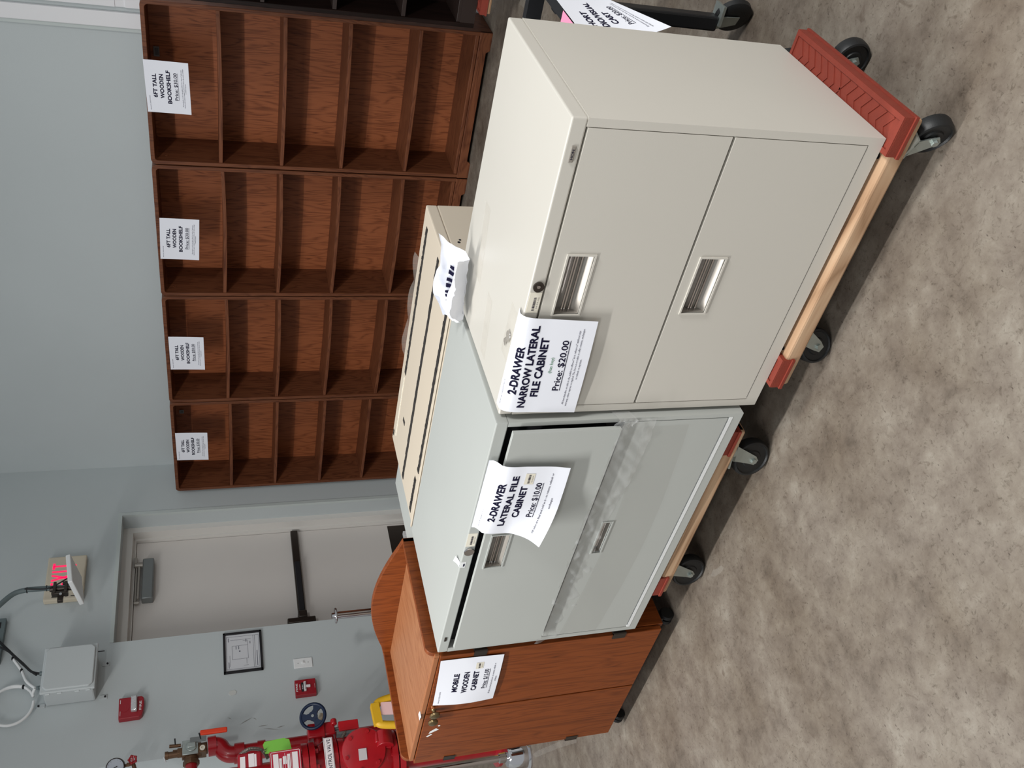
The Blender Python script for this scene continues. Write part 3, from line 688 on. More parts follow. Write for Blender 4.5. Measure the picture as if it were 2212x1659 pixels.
def SB(u, v):
    s = v*H_; y, z = pb(s); x = -1.852+.267*u
    c = max(0, v-.45)/.55*max(0, .55-u)/.55
    y -= .045*c**1.4; z += .038*c**1.7+.0*u; x -= .012*v; k = min(1, max(0, s/.05)); z += (-.012*(u-.5))*k*(1-v)-.004*k
    y += .012*(.5-u)*.6-.006*k*math.sin(u*math.pi)
    return Vector((x, y-.004, z))
price_sign('price sign with a ten dollar price hanging over the open drawer of the grey cabinet', SB,
    [('2-DRAWER', .137, H_*.765, .160, .0185), ('LATERAL FILE', .142, H_*.620, .207, .0185), ('CABINET', .141, H_*.475, .130, .0185)],
    ('Price: $10.00', .150, H_*.30, .136, .0165), [(FINE2[0], .232, H_*.185), (FINE2[1], .042, H_*.105)], 'Asset #  2222313093',
    sticker=(.214, H_*.42, .040, .026), group='paper price signs', loc=(-1.72, 1.43, .66))
def SC_(u, v):
    x = -2.829+.2785*u; z = .848-.2125*v+.011*u; y = CY0-.0045-.008*math.sin(v*math.pi)*(1-u)-.004*v*v-.003*math.sin(u*math.pi)
    return Vector((x+.006*v*0, y, z))
price_sign('price sign with a fifteen dollar price taped to the oak cabinet door', SC_,
    [('MOBILE', .140, H_*.665, .110, .0185), ('WOODEN', .137, H_*.505, .126, .0185), ('CABINET', .142, H_*.355, .117, .0185)],
    ('Price: $15.00', .146, H_*.195, .117, .0155), [(FINE2[0], .190, H_*.10), (FINE2[1], .034, H_*.045)], 'Asset #  2222313378',
    sticker=(.213, H_*.30, .034, .026), group='paper price signs', loc=(-2.69, CY0-.012, .635))
BCN = ['price sign taped to the top of the bookcase next to the exit door', 'price sign taped to the second bookcase from the exit door', 'price sign taped to the third bookcase from the exit door', 'price sign taped to the bookcase beside the near-black one']
for i, (xl, xr, zt, zb, dz) in enumerate(((-5.098, -4.818, 1.806, 1.589, .002), (-4.219, -3.938, 1.805, 1.589, .002), (-3.332, -3.045, 1.818, 1.598, -.010), (-2.384, -2.096, 1.826, 1.606, .007))):
    def S(u, v, xl=xl, xr=xr, zt=zt, zb=zb, dz=dz):
        return Vector((xl+(xr-xl)*u, 4.8545-.004*v-.006*v*v*(1 if u > .5 else .8), zt+(zb-zt)*v+dz*u))
    price_sign(BCN[i], S, [('6FT TALL', .146, H_*.745, .127, .0195), ('WOODEN', .144, H_*.59, .130, .0195), ('BOOKSHELF', .142, H_*.43, .178, .0195)],
        ('Price: $30.00', .147, H_*.275, .146, .0175), [(FINE1[0], .200, H_*.165), (FINE1[1], .212, H_*.125), (FINE1[2], .055, H_*.085)], 'Asset #  2222313508', group='paper price signs', loc=((xl+xr)/2, 4.85, zb), curved=False)

# ================================================================ small things on the cabinets
# folded white label sheet at the beige cabinet's rear corner
rr = random.Random(2)
root = thing('crumpled_label', 'crumpled white label sheet with barcode print on the rear corner of beige cabinet', 'paper scrap', (-1.43, 1.80, AZ1))
def crumple(u, v):
    # a label sheet folded in two along x: v < .5 is the rear flap, v > .5 the front flap
    x = -1.448+.165*u; yv = 1.845+.035*u; n1 = math.sin(u*7.1+v*3)*math.sin(v*11+1.7*u)+.5*abs(math.sin(u*17+v*9)); n2 = math.sin(u*13-v*5)+.6*abs(math.sin(u*9+v*21))
    if v < .5:
        t = (.5-v)*2; h = .072*(.45+.75*math.sin(min(1, u*1.1)*2.3+.35))
        p = Vector((x+.035*t*u+.006*n2*t, yv+.035*t-.016*t*t+.008*n1*t, AZ1+.012+h*t**.8))
    else:
        t = (v-.5)*2; h = .05*(.35+.9*math.sin(u*2.6+.2))
        p = Vector((x+.012*t*n2+.01*t, yv-.050*t+.010*n1*t-.02*t*math.sin(u*3.1), AZ1+.012+h*math.sin(t*2.1)+.005*n1))
    if u > .75: p += Vector((.05*(u-.75), .08*(u-.75)*(1 if v < .5 else -.6), .09*(u-.75)*abs(1-2*v)))
    return p
M().grid(crumple, 26, 26).build('label_sheet', 'paper', root, smooth=35)
bars = []
for k in range(7): bars.append(rect2d(.06+k*.024, .072+k*.024+.004*(k % 2), .135, .168))
bars.append(rect2d(.03, .23, .107, .1085))
on_sheet(bars, crumple, W_, H_, 'ink', 'barcode', root, lift=.0035, cuts=24)
# keys taped to the lid beside the sign
kr = thing('keys', 'small pair of keys under clear tape on the beige cabinet beside its sign', 'keys', (-1.26, 1.53, AZ1))
for a, dx in ((2.5, 0), (2.9, .006)):
    m = M(); m.cyl((0, 0, .001), (0, 0, .0028), .0115, 18); m.box(.008, .034, -.0035, .0035, .001, .0026); 
    for k in range(4): m.box(.014+k*.005, .016+k*.005, -.0055, -.003, .001, .0026)
    R_ = Matrix.Rotation(a, 3, 'Z'); m.v = [R_ @ p+Vector((-1.255+dx, 1.532, AZ1+.0005+dx*.3)) for p in m.v]; m.build('key', 'steel', kr, smooth=30)
m = M(); m.torus((-1.248, 1.530, AZ1+.003), (0, 0, 1), .010, .0009, 24, 6); m.build('key_ring', 'chrome', kr)
m = M(); m.grid(lambda u, v: Vector((-1.315+.14*u, 1.502+.062*v, AZ1+.0008+.0075*math.sin(math.pi*u)*math.sin(math.pi*v)+.001*math.sin(u*19))), 24, 10)
o = m.build('clear_tape', 'tape', loc=(-1.245, 1.533, AZ1), smooth=180); tag(o, 'wrinkled clear tape holding the keys to the beige cabinet top', 'tape')
for (xa, xb, ya, yb, l) in ((-1.30, -1.10, 1.80, 1.845, 'dull strip of old tape across the rear of beige cabinet top'), (-1.43, -1.27, 1.655, 1.70, 'short dull strip of old tape near the crumpled label on beige cabinet')):
    m = M(); m.grid(lambda u, v: Vector((xa+(xb-xa)*u, ya+(yb-ya)*v+.03*u, AZ1+.0008+.0012*math.sin(u*14)**2)), 20, 3); o = m.build('tape_strip', 'tape', smooth=180); tag(o, l, 'tape')
# curled paper scrap on the grey cabinet front edge
m = M(); m.grid(lambda u, v: Vector((-2.045+.02*u-.006*v, 1.478+.028*v, BZ1+.0008+.010*v*v*(1-.4*u))), 8, 8); o = m.build('tape_scrap', 'paper', smooth=180); tag(o, 'torn white tape scrap curling on the grey cabinet top near its lock', 'tape')

# ================================================================ on the door wall
def wall_box(m, y0, y1, z0, z1, d0, d1): return m.box(XW+d0, XW+d1, y0, y1, z0, z1)
def SW(y0, y1, z0, z1, d): return lambda u, v: Vector((XW+d, y0+(y1-y0)*u, z1+(z0-z1)*v))
# framed plan
y0, y1, z0, z1 = 3.288, 3.588, 1.278, 1.524
f = thing('framed_floor_plan', 'black framed building plan hanging left of the exit door', 'picture', (XW, (y0+y1)/2, z0))
m = M(); b = .014
for q in ((y0, y1, z0, z0+b), (y0, y1, z1-b, z1), (y0, y0+b, z0, z1), (y1-b, y1, z0, z1)): wall_box(m, *q, 0, .016)
m.build('frame', 'black', f, smooth=0, bevel=.002)
k = wall_box(M(), y0+.008, y1-.008, z0+.008, z1-.008, .001, .006).build('plan_sheet', 'plan', f, smooth=0)
def lines(L, t): 
    out = []
    for (xa, ya, xb, yb) in L: out.append(rect2d(min(xa, xb)-t/2, max(xa, xb)+t/2, min(ya, yb)-t/2, max(ya, yb)+t/2))
    return out
PW, PH = y1-y0, z1-z0
L = [(.03, .02, .27, .02), (.03, .225, .27, .225), (.03, .02, .03, .225), (.27, .02, .27, .225), (.03, .055, .27, .055), (.03, .045, .27, .045), (.10, .09, .10, .19), (.10, .19, .20, .19), (.20, .09, .20, .19), (.10, .09, .20, .09), (.20, .09, .235, .09), (.235, .09, .235, .12), (.05, .205, .13, .205), (.245, .07, .245, .20), (.05, .09, .05, .12), (.06, .10, .10, .10)]
on_sheet(lines(L, .0016), SW(y0, y1, z0, z1, .0062), PW, PH, 'grey_ink', 'plan_lines', k)
on_sheet(lines([(.04, .033, .15, .033), (.175, .165, .195, .165), (.175, .148, .195, .148), (.155, .14, .16, .145), (.21, .075, .225, .075), (.225, .10, .245, .10), (.04, .212, .08, .212), (.235, .212, .26, .212)], .004), SW(y0, y1, z0, z1, .0062), PW, PH, 'grey_ink', 'plan_text', k)
# light switch
s = thing('light_switch', 'white toggle light switch below the framed plan', 'switch', (XW, 3.305, .963))
wall_box(M(), 3.2695, 3.3405, .963, 1.0835, 0, .006).build('cover_plate', 'white', s, smooth=0, bevel=.003)
m = M(); wall_box(m, 3.300, 3.310, 1.012, 1.034, .005, .010); wall_box(m, 3.302, 3.308, 1.022, 1.032, .008, .019); m.build('toggle', 'white', s, smooth=0, bevel=.001)
for zz in (.990, 1.056): M().cyl((XW+.006, 3.305, zz), (XW+.0068, 3.305, zz), .003, 10).build('screw', 'grey_metal', s)
# pull station
s = thing('fire_alarm_pull_station', 'red fire alarm pull station with white T handle beside the light switch', 'fire alarm', (XW, 3.11, .959))
y0, y1, z0, z1 = 3.055, 3.165, .959, 1.091
wall_box(M(), y0, y1, z0, z1, 0, .038).build('housing', 'alarm_red', s, smooth=0, bevel=.004)
wall_box(M(), 3.078, 3.142, 1.036, 1.052, .0375, .0390).build('black_panel', 'black', s, smooth=0)
m = M(); wall_box(m, 3.078, 3.142, 1.022, 1.036, .038, .052); wall_box(m, 3.102, 3.118, .995, 1.024, .038, .050); k = m.build('pull_handle', 'fl_white', s, smooth=0, bevel=.002); k['label'] = 'white T-shaped pull handle'
SP = SW(y0, y1, z0, z1, .0385)
on_sheet([line2d('FIRE', .055, .1155, .058, .011, .02), line2d('ALARM', .055, .0985, .040, .007, .02), line2d('PULL DOWN', .055, .006, .03, .004, 0)], SP, y1-y0, z1-z0, 'fl_white', 'lettering', s)
on_sheet([line2d('PULL DOWN', .032, .0025, .05, .006, .01)], SW(3.078, 3.142, 1.022, 1.036, .0525), .064, .014, 'ink', 'handle_lettering', k)
on_sheet([line2d('PUSH', .032, .004, .03, .007, .01)], SW(3.078, 3.142, 1.036, 1.052, .0392), .064, .016, 'fl_white', 'panel_lettering', s)
# horn strobe
s = thing('fire_strobe', 'red horn strobe lettered FIRE high on the wall above the valves', 'fire alarm', (XW, 3.12, 1.999))
poly = [(3.050, 2.135), (3.190, 2.138), (3.190, 2.008)]+[(3.190-.010, 1.998), (3.15, 1.993), (3.10, 1.996), (3.066, 2.003), (3.052, 2.018)]
M().prism([(a, b) for a, b in poly], 0, XW, XW+.042).build('housing', 'alarm_red', s, smooth=0, bevel=.005)
m = M(); m.prism([(3.085, 2.030), (3.186, 2.033), (3.186, 2.068), (3.085, 2.066)], 0, XW+.04, XW+.068); k = m.build('strobe_lens', 'silver_lens', s, smooth=0, bevel=.006); k['label'] = 'clear faceted strobe lens'
m = M(); m.cyl((XW+.042, 3.12, 2.102), (XW+.0435, 3.12, 2.102), .026, 28); m.build('horn_grille', 'alarm_red', s)
on_sheet([line2d('FIRE', .076, .013, .060, .0125, .02)], SW(3.05, 3.19, 1.995, 2.137, .0425), .14, .142, 'fl_white', 'lettering', s)
for q in ((.100, .125, .1315, .1345), (.020, .050, .1305, .1325)): on_sheet([rect2d(*q)], SW(3.05, 3.19, 1.995, 2.137, .0425), .14, .142, 'fl_white', 'small_print', s)
# plaster patch
m = M(); m.prism([(3.135, 1.487), (3.150, 1.500), (3.168, 1.490), (3.172, 1.462), (3.158, 1.448), (3.140, 1.456)], 0, XW, XW+.003); o = m.build('plaster_patch', 'patch', smooth=0, bevel=.001); tag(o, 'small pale plaster patch on the wall under the framed plan', 'patch')
# scrapes on the wall by the valves
m = M()
for (ya, za, yb, zb, t) in ((2.93, 1.44, 2.97, 1.36, .004), (2.965, 1.36, 2.95, 1.335, .003), (2.90, 1.33, 2.905, 1.27, .004), (2.885, 1.30, 2.862, 1.20, .003), (2.875, 1.22, 2.885, 1.17, .004), (2.99, 1.51, 2.975, 1.485, .003)):
    d = Vector((0, yb-ya, zb-za)).normalized(); n = Vector((0, -d.z, d.y))*t; a = Vector((XW+.0006, ya, za)); b_ = Vector((XW+.0006, yb, zb)); m.add([a, a+n+(b_-a)*.4, b_, a-n*.6+(b_-a)*.6], [(0, 1, 2, 3)])
o = m.build('wall_scrape', 'scrape', loc=(XW, 2.92, 1.17), smooth=0); tag(o, 'cluster of grey scrape marks on the wall behind the orange lever', 'wall mark')
# enclosure
s = thing('electrical_enclosure', 'light grey hinged electrical box high on the wall beside the exit door', 'electrical box', (XW, 3.36, 2.24))
y0, y1, z0, z1 = 3.205, 3.515, 2.262, 2.562
wall_box(M(), y0+.012, y1-.012, z0+.012, z1-.012, .004, .165).build('box_body', 'enclosure', s, smooth=0, bevel=.01)
m = M(); wall_box(m, y0, y1, z0, z1, .158, .176); k = m.build('box_lid', 'enclosure', s, smooth=0, bevel=.006)
m = M(); e = .022; Z0, Z1, Y0, Y1 = z0+.012, z1-.012, y0+.012, y1-.012
m.prism([(Y0+e, Z0), (Y1-e, Z0), (Y1, Z0+e), (Y1, Z1-e), (Y1-e, Z1), (Y0+e, Z1), (Y0, Z1-e), (Y0, Z0+e)], 0, XW+.174, XW+.190); m.build('raised_panel', 'enclosure', k, smooth=0, bevel=.006)
for zz in (2.30, 2.36, 2.455, 2.52):
    m = M(); m.cyl((XW+.165, y0-.003, zz-.012), (XW+.165, y0-.003, zz+.012), .006, 12); m.build('hinge', 'enclosure', s)
for (ya, zz, zb) in ((y0+.03, 2.232, 2.222), (y1-.05, 2.232, 2.222), (y0+.02, 2.576, 2.590)):
    k = wall_box(M(), ya-.014, ya+.014, zz-.022, zz+.022, 0, .006).build('mounting_foot', 'enclosure', s, smooth=0, bevel=.002)
    M().cyl((XW+.006, ya, zb), (XW+.012, ya, zb), .006, 10).build('mounting_bolt', 'black', k)
m = M(); m.cyl((XW+.09, 3.395, 2.555), (XW+.09, 3.395, 2.59), .013, 14); m.cyl((XW+.09, 3.30, 2.555), (XW+.09, 3.30, 2.585), .011, 14); m.cyl((XW+.09, 3.30, 2.587), (XW+.09, 3.30, 2.597), .013, 6); m.build('cable_gland', 'conduit', s)
m = M(); m.tube([(XW+.16, 3.46, 2.262), (XW+.16, 3.46, 2.225)], .003); m.build('lid_latch', 'black', s)
# cables
m = M(); m.tube(smoothpath([(XW+.09, 3.396, 2.592), (XW+.085, 3.42, 2.64), (XW+.06, 3.50, 2.70), (XW+.05, 3.565, 2.755), (XW+.05, 3.63, 2.81), (XW+.05, 3.70, 2.88), (XW+.05, 3.72, 3.0)]), .0075)
m.tube(smoothpath([(XW+.095, 3.385, 2.606), (XW+.085, 3.44, 2.66), (XW+.07, 3.53, 2.735), (XW+.07, 3.60, 2.80), (XW+.07, 3.655, 2.90), (XW+.06, 3.67, 3.0)]), .006)
cbl = thing('cable_bundle', 'tied black and white cables coiled beside the grey electrical box', 'cable', (XW+.05, 3.4, 2.60)); m.build('black_cable', 'cable_black', cbl)
pts = [(XW+.09, 3.30, 2.606), (XW+.08, 3.36, 2.66), (XW+.06, 3.45, 2.70), (XW+.055, 3.545, 2.76)]
m = M(); m.tube(smoothpath(pts), .0085)
lp = [(XW+.045, 3.23+.128*math.cos(a), 2.73+.118*math.sin(a)) for a in [math.radians(-70+i*15) for i in range(24)]]
m.tube(smoothpath([(XW+.09, 3.30, 2.606), (XW+.06, 3.285, 2.62)]+lp, 3), .0085); m.tube(smoothpath([(XW+.05, 3.31, 2.64), (XW+.04, 3.345, 2.68), (XW+.04, 3.352, 2.76), (XW+.04, 3.31, 2.83), (XW+.04, 3.23, 2.86)], 5), .008)
m.build('white_cable', 'cable_white', cbl)
for c in ((XW+.045, 3.345, 2.68), (XW+.045, 3.13, 2.79), (XW+.055, 3.545, 2.76), (XW+.06, 3.45, 2.70)): sph(M(), c, .0125, 1, 1.2, .7, 10, 6).build('cable_tie', 'cable_black', cbl)
# strut at the top edge of the picture
m = M(); m.box(XW, XW+.041, 3.545, 3.86, 2.838, 2.90); o = m.build('strut_channel', 'conduit', smooth=0, bevel=.002); tag(o, 'grey steel strut bolted to the wall above the electrical box', 'strut')
m = M()
for k in range(3): m.box(XW+.041, XW+.042, 3.585+k*.1, 3.63+k*.1, 2.862, 2.876)
m.build('slot', 'black', o, smooth=0)
# exit sign
s = thing('exit_sign', 'cream exit sign with glowing red letters above the exit door', 'exit sign', (XW, 4.13, 2.40))
y0, y1, z0, z1 = 3.962, 4.318, 2.400, 2.640
wall_box(M(), y0, y1, z0, z1, 0, .045).build('housing', 'ivory', s, smooth=0, bevel=.008)
SX = SW(y0, y1, z0, z1, .0458)
on_sheet([rect2d(.088, .100, .060, .205), rect2d(.088, .136, .192, .205), rect2d(.088, .130, .126, .139), rect2d(.088, .136, .060, .073)] +
         [([(.148, .060), (.163, .060), (.205, .205), (.190, .205)], [(0, 1, 2, 3)]), ([(.190, .060), (.205, .060), (.163, .205), (.148, .205)], [(0, 1, 2, 3)])] +
         [rect2d(.220, .233, .060, .205), rect2d(.247, .297, .190, .205), rect2d(.2655, .2785, .060, .205)], SX, y1-y0, z1-z0, 'exit_red', 'exit_lettering', s)
on_sheet([rect2d(.018, .024, .035, .075), rect2d(.018, .024, .150, .19)], SX, y1-y0, z1-z0, 'black', 'vent_slot', s)
# square antenna on its conduit
s = thing('ceiling_antenna', 'square white antenna panel hung from grey conduit in front of the exit sign', 'antenna', (-5.17, 3.94, 2.40))
P0 = Vector((-5.055, 3.82, 2.407)); A_ = Vector((-.023, .236, .036)); B_ = Vector((-.234, -.014, -.045)); N_ = B_.cross(A_).normalized()
if N_.z < 0: N_ = -N_
m = M(); T_ = N_*.030; m.add([P0, P0+A_, P0+A_+B_, P0+B_, P0+T_, P0+A_+T_, P0+A_+B_+T_, P0+B_+T_], [(0, 1, 2, 3), (4, 5, 6, 7), (0, 1, 5, 4), (1, 2, 6, 5), (2, 3, 7, 6), (3, 0, 4, 7)])
m.build('panel', 'white', s, smooth=0, bevel=.007, seg=3)
c = (-5.2, 3.878, 2.50)
m = M(); m.box(c[0]-.03, c[0]+.03, c[1]-.045, c[1]+.035, c[2]-.045, c[2]-.028); m.box(c[0]-.03, c[0]+.03, c[1]-.045, c[1]+.035, c[2]+.02, c[2]+.037); m.box(c[0]-.02, c[0]+.02, c[1]-.05, c[1]-.03, c[2]-.05, c[2]+.045); m.box(c[0]-.035, c[0]-.01, c[1]-.085, c[1]-.03, c[2]-.02, c[2]+.012); m.cyl((c[0], c[1], c[2]-.08), (c[0], c[1], c[2]+.06), .017); m.cyl((c[0]-.012, c[1]+.04, 2.42), (c[0]-.012, c[1]+.05, 2.49), .012)
m.build('bracket', 'dark_metal', s, smooth=30, bevel=.002)
m = M(); m.cyl((c[0]+.036, c[1]-.065, c[2]-.012), (c[0]+.03, c[1]-.065, c[2]-.012), .008, 10); m.build('clamp_bolt', 'chrome', s)
m = M(); m.tube(smoothpath([(c[0], c[1]+.002, 2.43), (c[0], c[1]+.010, 2.56), (c[0], 3.891, 2.66), (c[0], 3.889, 2.70), (c[0], 3.868, 2.765), (c[0], 3.79, 2.835), (c[0], 3.66, 2.93), (c[0], 3.5, 3.05), (c[0], 3.3, 3.2)]), .0165, 14); m.build('conduit_pipe', 'conduit', s)
m = M(); m.tube(smoothpath([(c[0]+.02, 3.885, 2.70), (c[0]+.024, 3.868, 2.60), (c[0]+.024, 3.88, 2.54), (c[0]+.03, 3.93, 2.46), (c[0]+.02, 3.955, 2.43)]), .0045); m.torus((c[0], 3.890, 2.578), (0, 0, 1), .018, .002, 18, 6); m.torus((c[0], 3.888, 2.69), (0, 0, 1), .018, .002, 18, 6); m.build('antenna_cable', 'cable_black', s)

# ================================================================ sprinkler riser
rx, ry = -5.0, 2.36
R0 = thing('sprinkler_riser', 'red fire sprinkler riser with valves and pipes at the wall corner', 'sprinkler riser', (rx, ry, 0))
def redp(name, m, smooth=35, mt='red', bevel=0): return m.build(name, mt, R0, smooth=smooth, bevel=bevel)
m = M(); m.lathe([(.0, 0), (.15, 0), (.15, .02), (.085, .03), (.085, .60), (.095, .62), (.095, .70)], (rx, ry, 0), (0, 0, 1), 36); redp('lower_pipe', m)
def flange(z, name='flange'):
    m = M(); m.cyl((rx, ry, z-.016), (rx, ry, z+.016), .136, 36)
    m.cyl((rx, ry, z-.022), (rx, ry, z+.022), .10, 30)
    for i in range(8):
        a = math.radians(22.5+45*i); x, y = rx+.115*math.cos(a), ry+.115*math.sin(a); m.cyl((x, y, z-.034), (x, y, z+.034), .013, 6)
    return redp(name, m)
for z in (.585, .625, .915, .952, 1.075, 1.112): flange(z)
m = M(); m.lathe([(.09, .60), (.135, .66), (.150, .73), (.150, .82), (.125, .89), (.09, .93)], (rx, ry, 0), (0, 0, 1), 36); redp('check_valve_body', m)
cz, cy = .800, 2.392; dv = Vector((.92, -.30, 0)).normalized(); c0 = Vector((rx, cy-.0, cz))
m = M(); m.cyl(c0+dv*.06, c0+dv*.150, .105, 36); m.lathe([(0, .158), (.118, .158), (.122, .164), (.122, .180), (.118, .186), (.07, .192), (0, .192)], c0-dv*.02, dv, 40)
for i in range(6):
    a = math.radians(60*i+15); x_ = dv.cross(Vector((0, 0, 1))).normalized(); q = c0+dv*.166+(x_*math.cos(a)+Vector((0, 0, 1))*math.sin(a))*.100; m.cyl(q, q+dv*.012, .011, 6)
k = redp('valve_cover', m)
m = M(); q = c0+dv*.175+Vector((0, 0, .01))+dv.cross(Vector((0, 0, 1)))*.02; e = Vector((0, 0, 1)); f_ = dv.cross(e).normalized()
m.add([q-f_*.03-e*.022, q+f_*.03-e*.022, q+f_*.03+e*.022, q-f_*.03+e*.022, q-f_*.03-e*.022+dv*.002, q+f_*.03-e*.022+dv*.002, q+f_*.03+e*.022+dv*.002, q-f_*.03+e*.022+dv*.002], [(0, 1, 2, 3), (4, 5, 6, 7), (0, 1, 5, 4), (1, 2, 6, 5), (2, 3, 7, 6), (3, 0, 4, 7)])
m.build('rating_plate', 'plate', k, smooth=0)
m = M(); q = Vector((rx+.15, 2.395, .682)); m.cyl(q-Vector((0, .05, 0)), q+Vector((0, .035, 0)), .050, 24); m.cyl(q+Vector((0, .035, 0)), q+Vector((0, .048, 0)), .03, 6); m.cyl(q+Vector((.02, -.03, .04)), q+Vector((.02, .03, .04)), .016); m.box(rx-.02, rx+.15, 2.34, 2.42, .645, .72); redp('hinge_boss', m, bevel=.003)
m = M(); m.lathe([(.085, .95), (.085, 1.08)], (rx, ry, 0), (0, 0, 1), 32); redp('spool_pipe', m)
m = M(); m.lathe([(.085, 1.11), (.085, 1.95), (.085, 4.2)], (rx, ry-.02, 0), (0, 0, 1), 32); redp('upper_pipe', m)
# gear operator with blue hand wheel
m = M(); m.box(rx-.05, rx+.045, 2.515, 2.60, .985, 1.08); m.box(rx-.045, rx+.035, 2.525, 2.603, .928, .99); m.box(rx-.05, rx+.0, 2.51, 2.59, .935, 1.02); m.cyl((rx, 2.43, 1.02), (rx, 2.53, 1.025), .024, 20); m.cyl((rx+.04, 2.575, .932), (rx+.04, 2.61, .932), .018)
k = redp('gear_operator', m, bevel=.006)
hw = Vector((rx+.085, 2.622, 1.047)); hd = Vector((.93, -.20, .28)).normalized(); hx = hd.cross(Vector((0, 0, 1))).normalized(); hyv = hx.cross(hd)
m = M(); m.torus(hw, hd, .068, .0095, 44, 12)
def disc_piece(poly, th=.006):
    n = len(poly); vs = [hw+hx*a+hyv*b-hd*th for a, b in poly]+[hw+hx*a+hyv*b+hd*th for a, b in poly]
    m.add(vs, [tuple(range(n)), tuple(range(2*n-1, n-1, -1))]+[(i, (i+1) % n, (i+1) % n+n, i+n) for i in range(n)])
for a0 in (90, 210, 330):
    a = math.radians(a0); w_ = .016; d = Vector((math.cos(a), math.sin(a))); p_ = Vector((-d.y, d.x))
    disc_piece([tuple(p_*-w_*1.3), tuple(d*.035-p_*w_*.9), tuple(d*.069-p_*w_*1.9), tuple(d*.069+p_*w_*1.9), tuple(d*.035+p_*w_*.9), tuple(p_*w_*1.3)])
disc_piece([(.026*math.cos(i*math.pi/10), .026*math.sin(i*math.pi/10)) for i in range(20)], .008)
k = m.build('hand_wheel', 'blue', R0, smooth=40); k['label'] = 'blue three-spoked hand wheel'
m = M(); m.cyl(hw-hd*.07, hw+hd*.012, .008); m.build('wheel_stem', 'grey_metal', k)
m = M(); m.box(rx-.03, rx+.02, 2.60, 2.625, 1.0, 1.02); m.cyl((rx-.01, 2.60, 1.012), (rx-.01, 2.68, .99), .014); m.build('valve_indicator', 'ivory', R0, smooth=30, bevel=.003)
m = M(); m.box(rx-.03, rx+.03, 2.540, 2.598, .792, .905); k = m.build('tamper_switch', 'red_sat', R0, smooth=0, bevel=.003); k['label'] = 'bright red tamper switch box'
m = M(); m.cyl((rx, 2.568, .90), (rx, 2.568, .945), .011); m.box(rx-.02, rx+.02, 2.525, 2.55, .80, .92); m.build('switch_mount', 'grey_metal', k, smooth=30)
def flexpath(pts, r, name, parent):
    P = smoothpath(pts, 8); m = M(); m.tube(P, r, 12)
    acc = 0
    for i in range(1, len(P)):
        acc += (P[i]-P[i-1]).length
        if acc > .011: acc = 0; m.torus(P[i], (P[i]-P[i-1]), r, r*.16, 14, 5)
    return m.build(name, 'flex', parent, smooth=40)
flexpath([(rx, 2.555, .86), (rx+.02, 2.52, .88), (rx+.02, 2.48, .905), (rx+.0, 2.43, .91)], .010, 'flexible_conduit', R0)
# slim pipe on the wall with elbows, ball valve, brass trim
bx_, by_ = -5.30, 2.663
m = M(); m.cyl((bx_, by_, 0), (bx_, by_, 1.46), .044, 24); m.cyl((bx_, by_, 0), (bx_, by_, .03), .075); k = redp('wall_pipe', m)
M().cyl((bx_, by_, 1.30), (bx_, by_, 1.345), .052, 24).build('coupling', 'red', k); M().cyl((bx_, by_, 1.42), (bx_, by_, 1.475), .056, 24).build('coupling', 'red', k)
el = smoothpath([(bx_, by_-.005, 1.46), (bx_, by_, 1.505), (bx_, by_+.022, 1.535), (bx_, by_+.055, 1.555), (bx_, by_+.068, 1.585), (bx_, by_+.065, 1.62)], 6)
m = M(); m.tube(el, .048, 20); m.cyl((bx_, by_+.066, 1.575), (bx_, by_+.064, 1.622), .056, 24); m.cyl((bx_-.002, by_-.004, 1.44), (bx_, by_-.004, 1.478), .056, 24); m.build('pipe_elbow', 'red', k)
vy, vz = 2.715, 1.70
m = M(); m.cyl((bx_, vy+.008, 1.625), (bx_, vy+.005, 1.67), .034, 20); m.cyl((bx_, vy, 1.66), (bx_, vy, 1.765), .044, 24); m.cyl((bx_, vy, 1.765), (bx_, vy, 1.79), .030, 6); m.cyl((bx_, vy-.01, 1.715), (bx_, vy-.075, 1.715), .040, 22); m.cyl((bx_, vy-.06, 1.715), (bx_, vy-.085, 1.715), .046, 8); m.box(bx_-.03, bx_+.045, vy-.035, vy+.012, 1.632, 1.672)
k = m.build('ball_valve', 'brass', R0, smooth=30, bevel=.002); k['label'] = 'aged brass test valve'
m = M(); m.lathe([(0, 0), (.011, 0), (.015, .004), (.015, .012), (.007, .013), (.007, .004)], (bx_+.045, vy-.015, 1.652), (1, 0, 0), 20); m.build('valve_port', 'label', k)
m = M(); m.box(bx_+.044, bx_+.050, vy-.042, vy+.045, 1.675, 1.762); m.box(bx_+.05, bx_+.066, vy-.008, vy+.022, 1.688, 1.735); m.cyl((bx_+.05, vy+.004, 1.712), (bx_+.056, vy+.004, 1.712), .030, 24); m.build('index_plate', 'zinc', k, smooth=30, bevel=.003)
m = M(); m.box(bx_+.05, bx_+.058, vy+.025, vy+.055, 1.63, 1.72); m.build('lever_arm', 'grey_metal', k, smooth=0, bevel=.002)
m = M(); m.box(bx_+.046, bx_+.062, vy+.060, vy+.092, 1.512, 1.665); l_ = m.build('lever_grip', 'orange', k, smooth=0, bevel=.007, seg=3); l_['label'] = 'orange vinyl lever grip'
m = M(); m.cyl((bx_, vy+.012, 1.775), (bx_, vy+.012, 1.815), .010); m.cyl((bx_, vy+.012, 1.80), (bx_, vy-.004, 1.80), .008); m.cyl((bx_, vy-.006, 1.785), (bx_, vy-.006, 1.855), .019, 16); m.cyl((bx_, vy-.006, 1.84), (bx_, vy-.006, 1.858), .023, 16); m.cyl((bx_, vy+.045, 1.772), (bx_, vy+.048, 1.835), .010, 12); m.build('relief_valve', 'brass', k)
m = M(); m.tube([(bx_, vy-.012, 1.856), (bx_+.01, vy-.02, 1.862), (bx_+.01, vy-.05, 1.852)], .004); m.build('drain_tip', 'white', k)
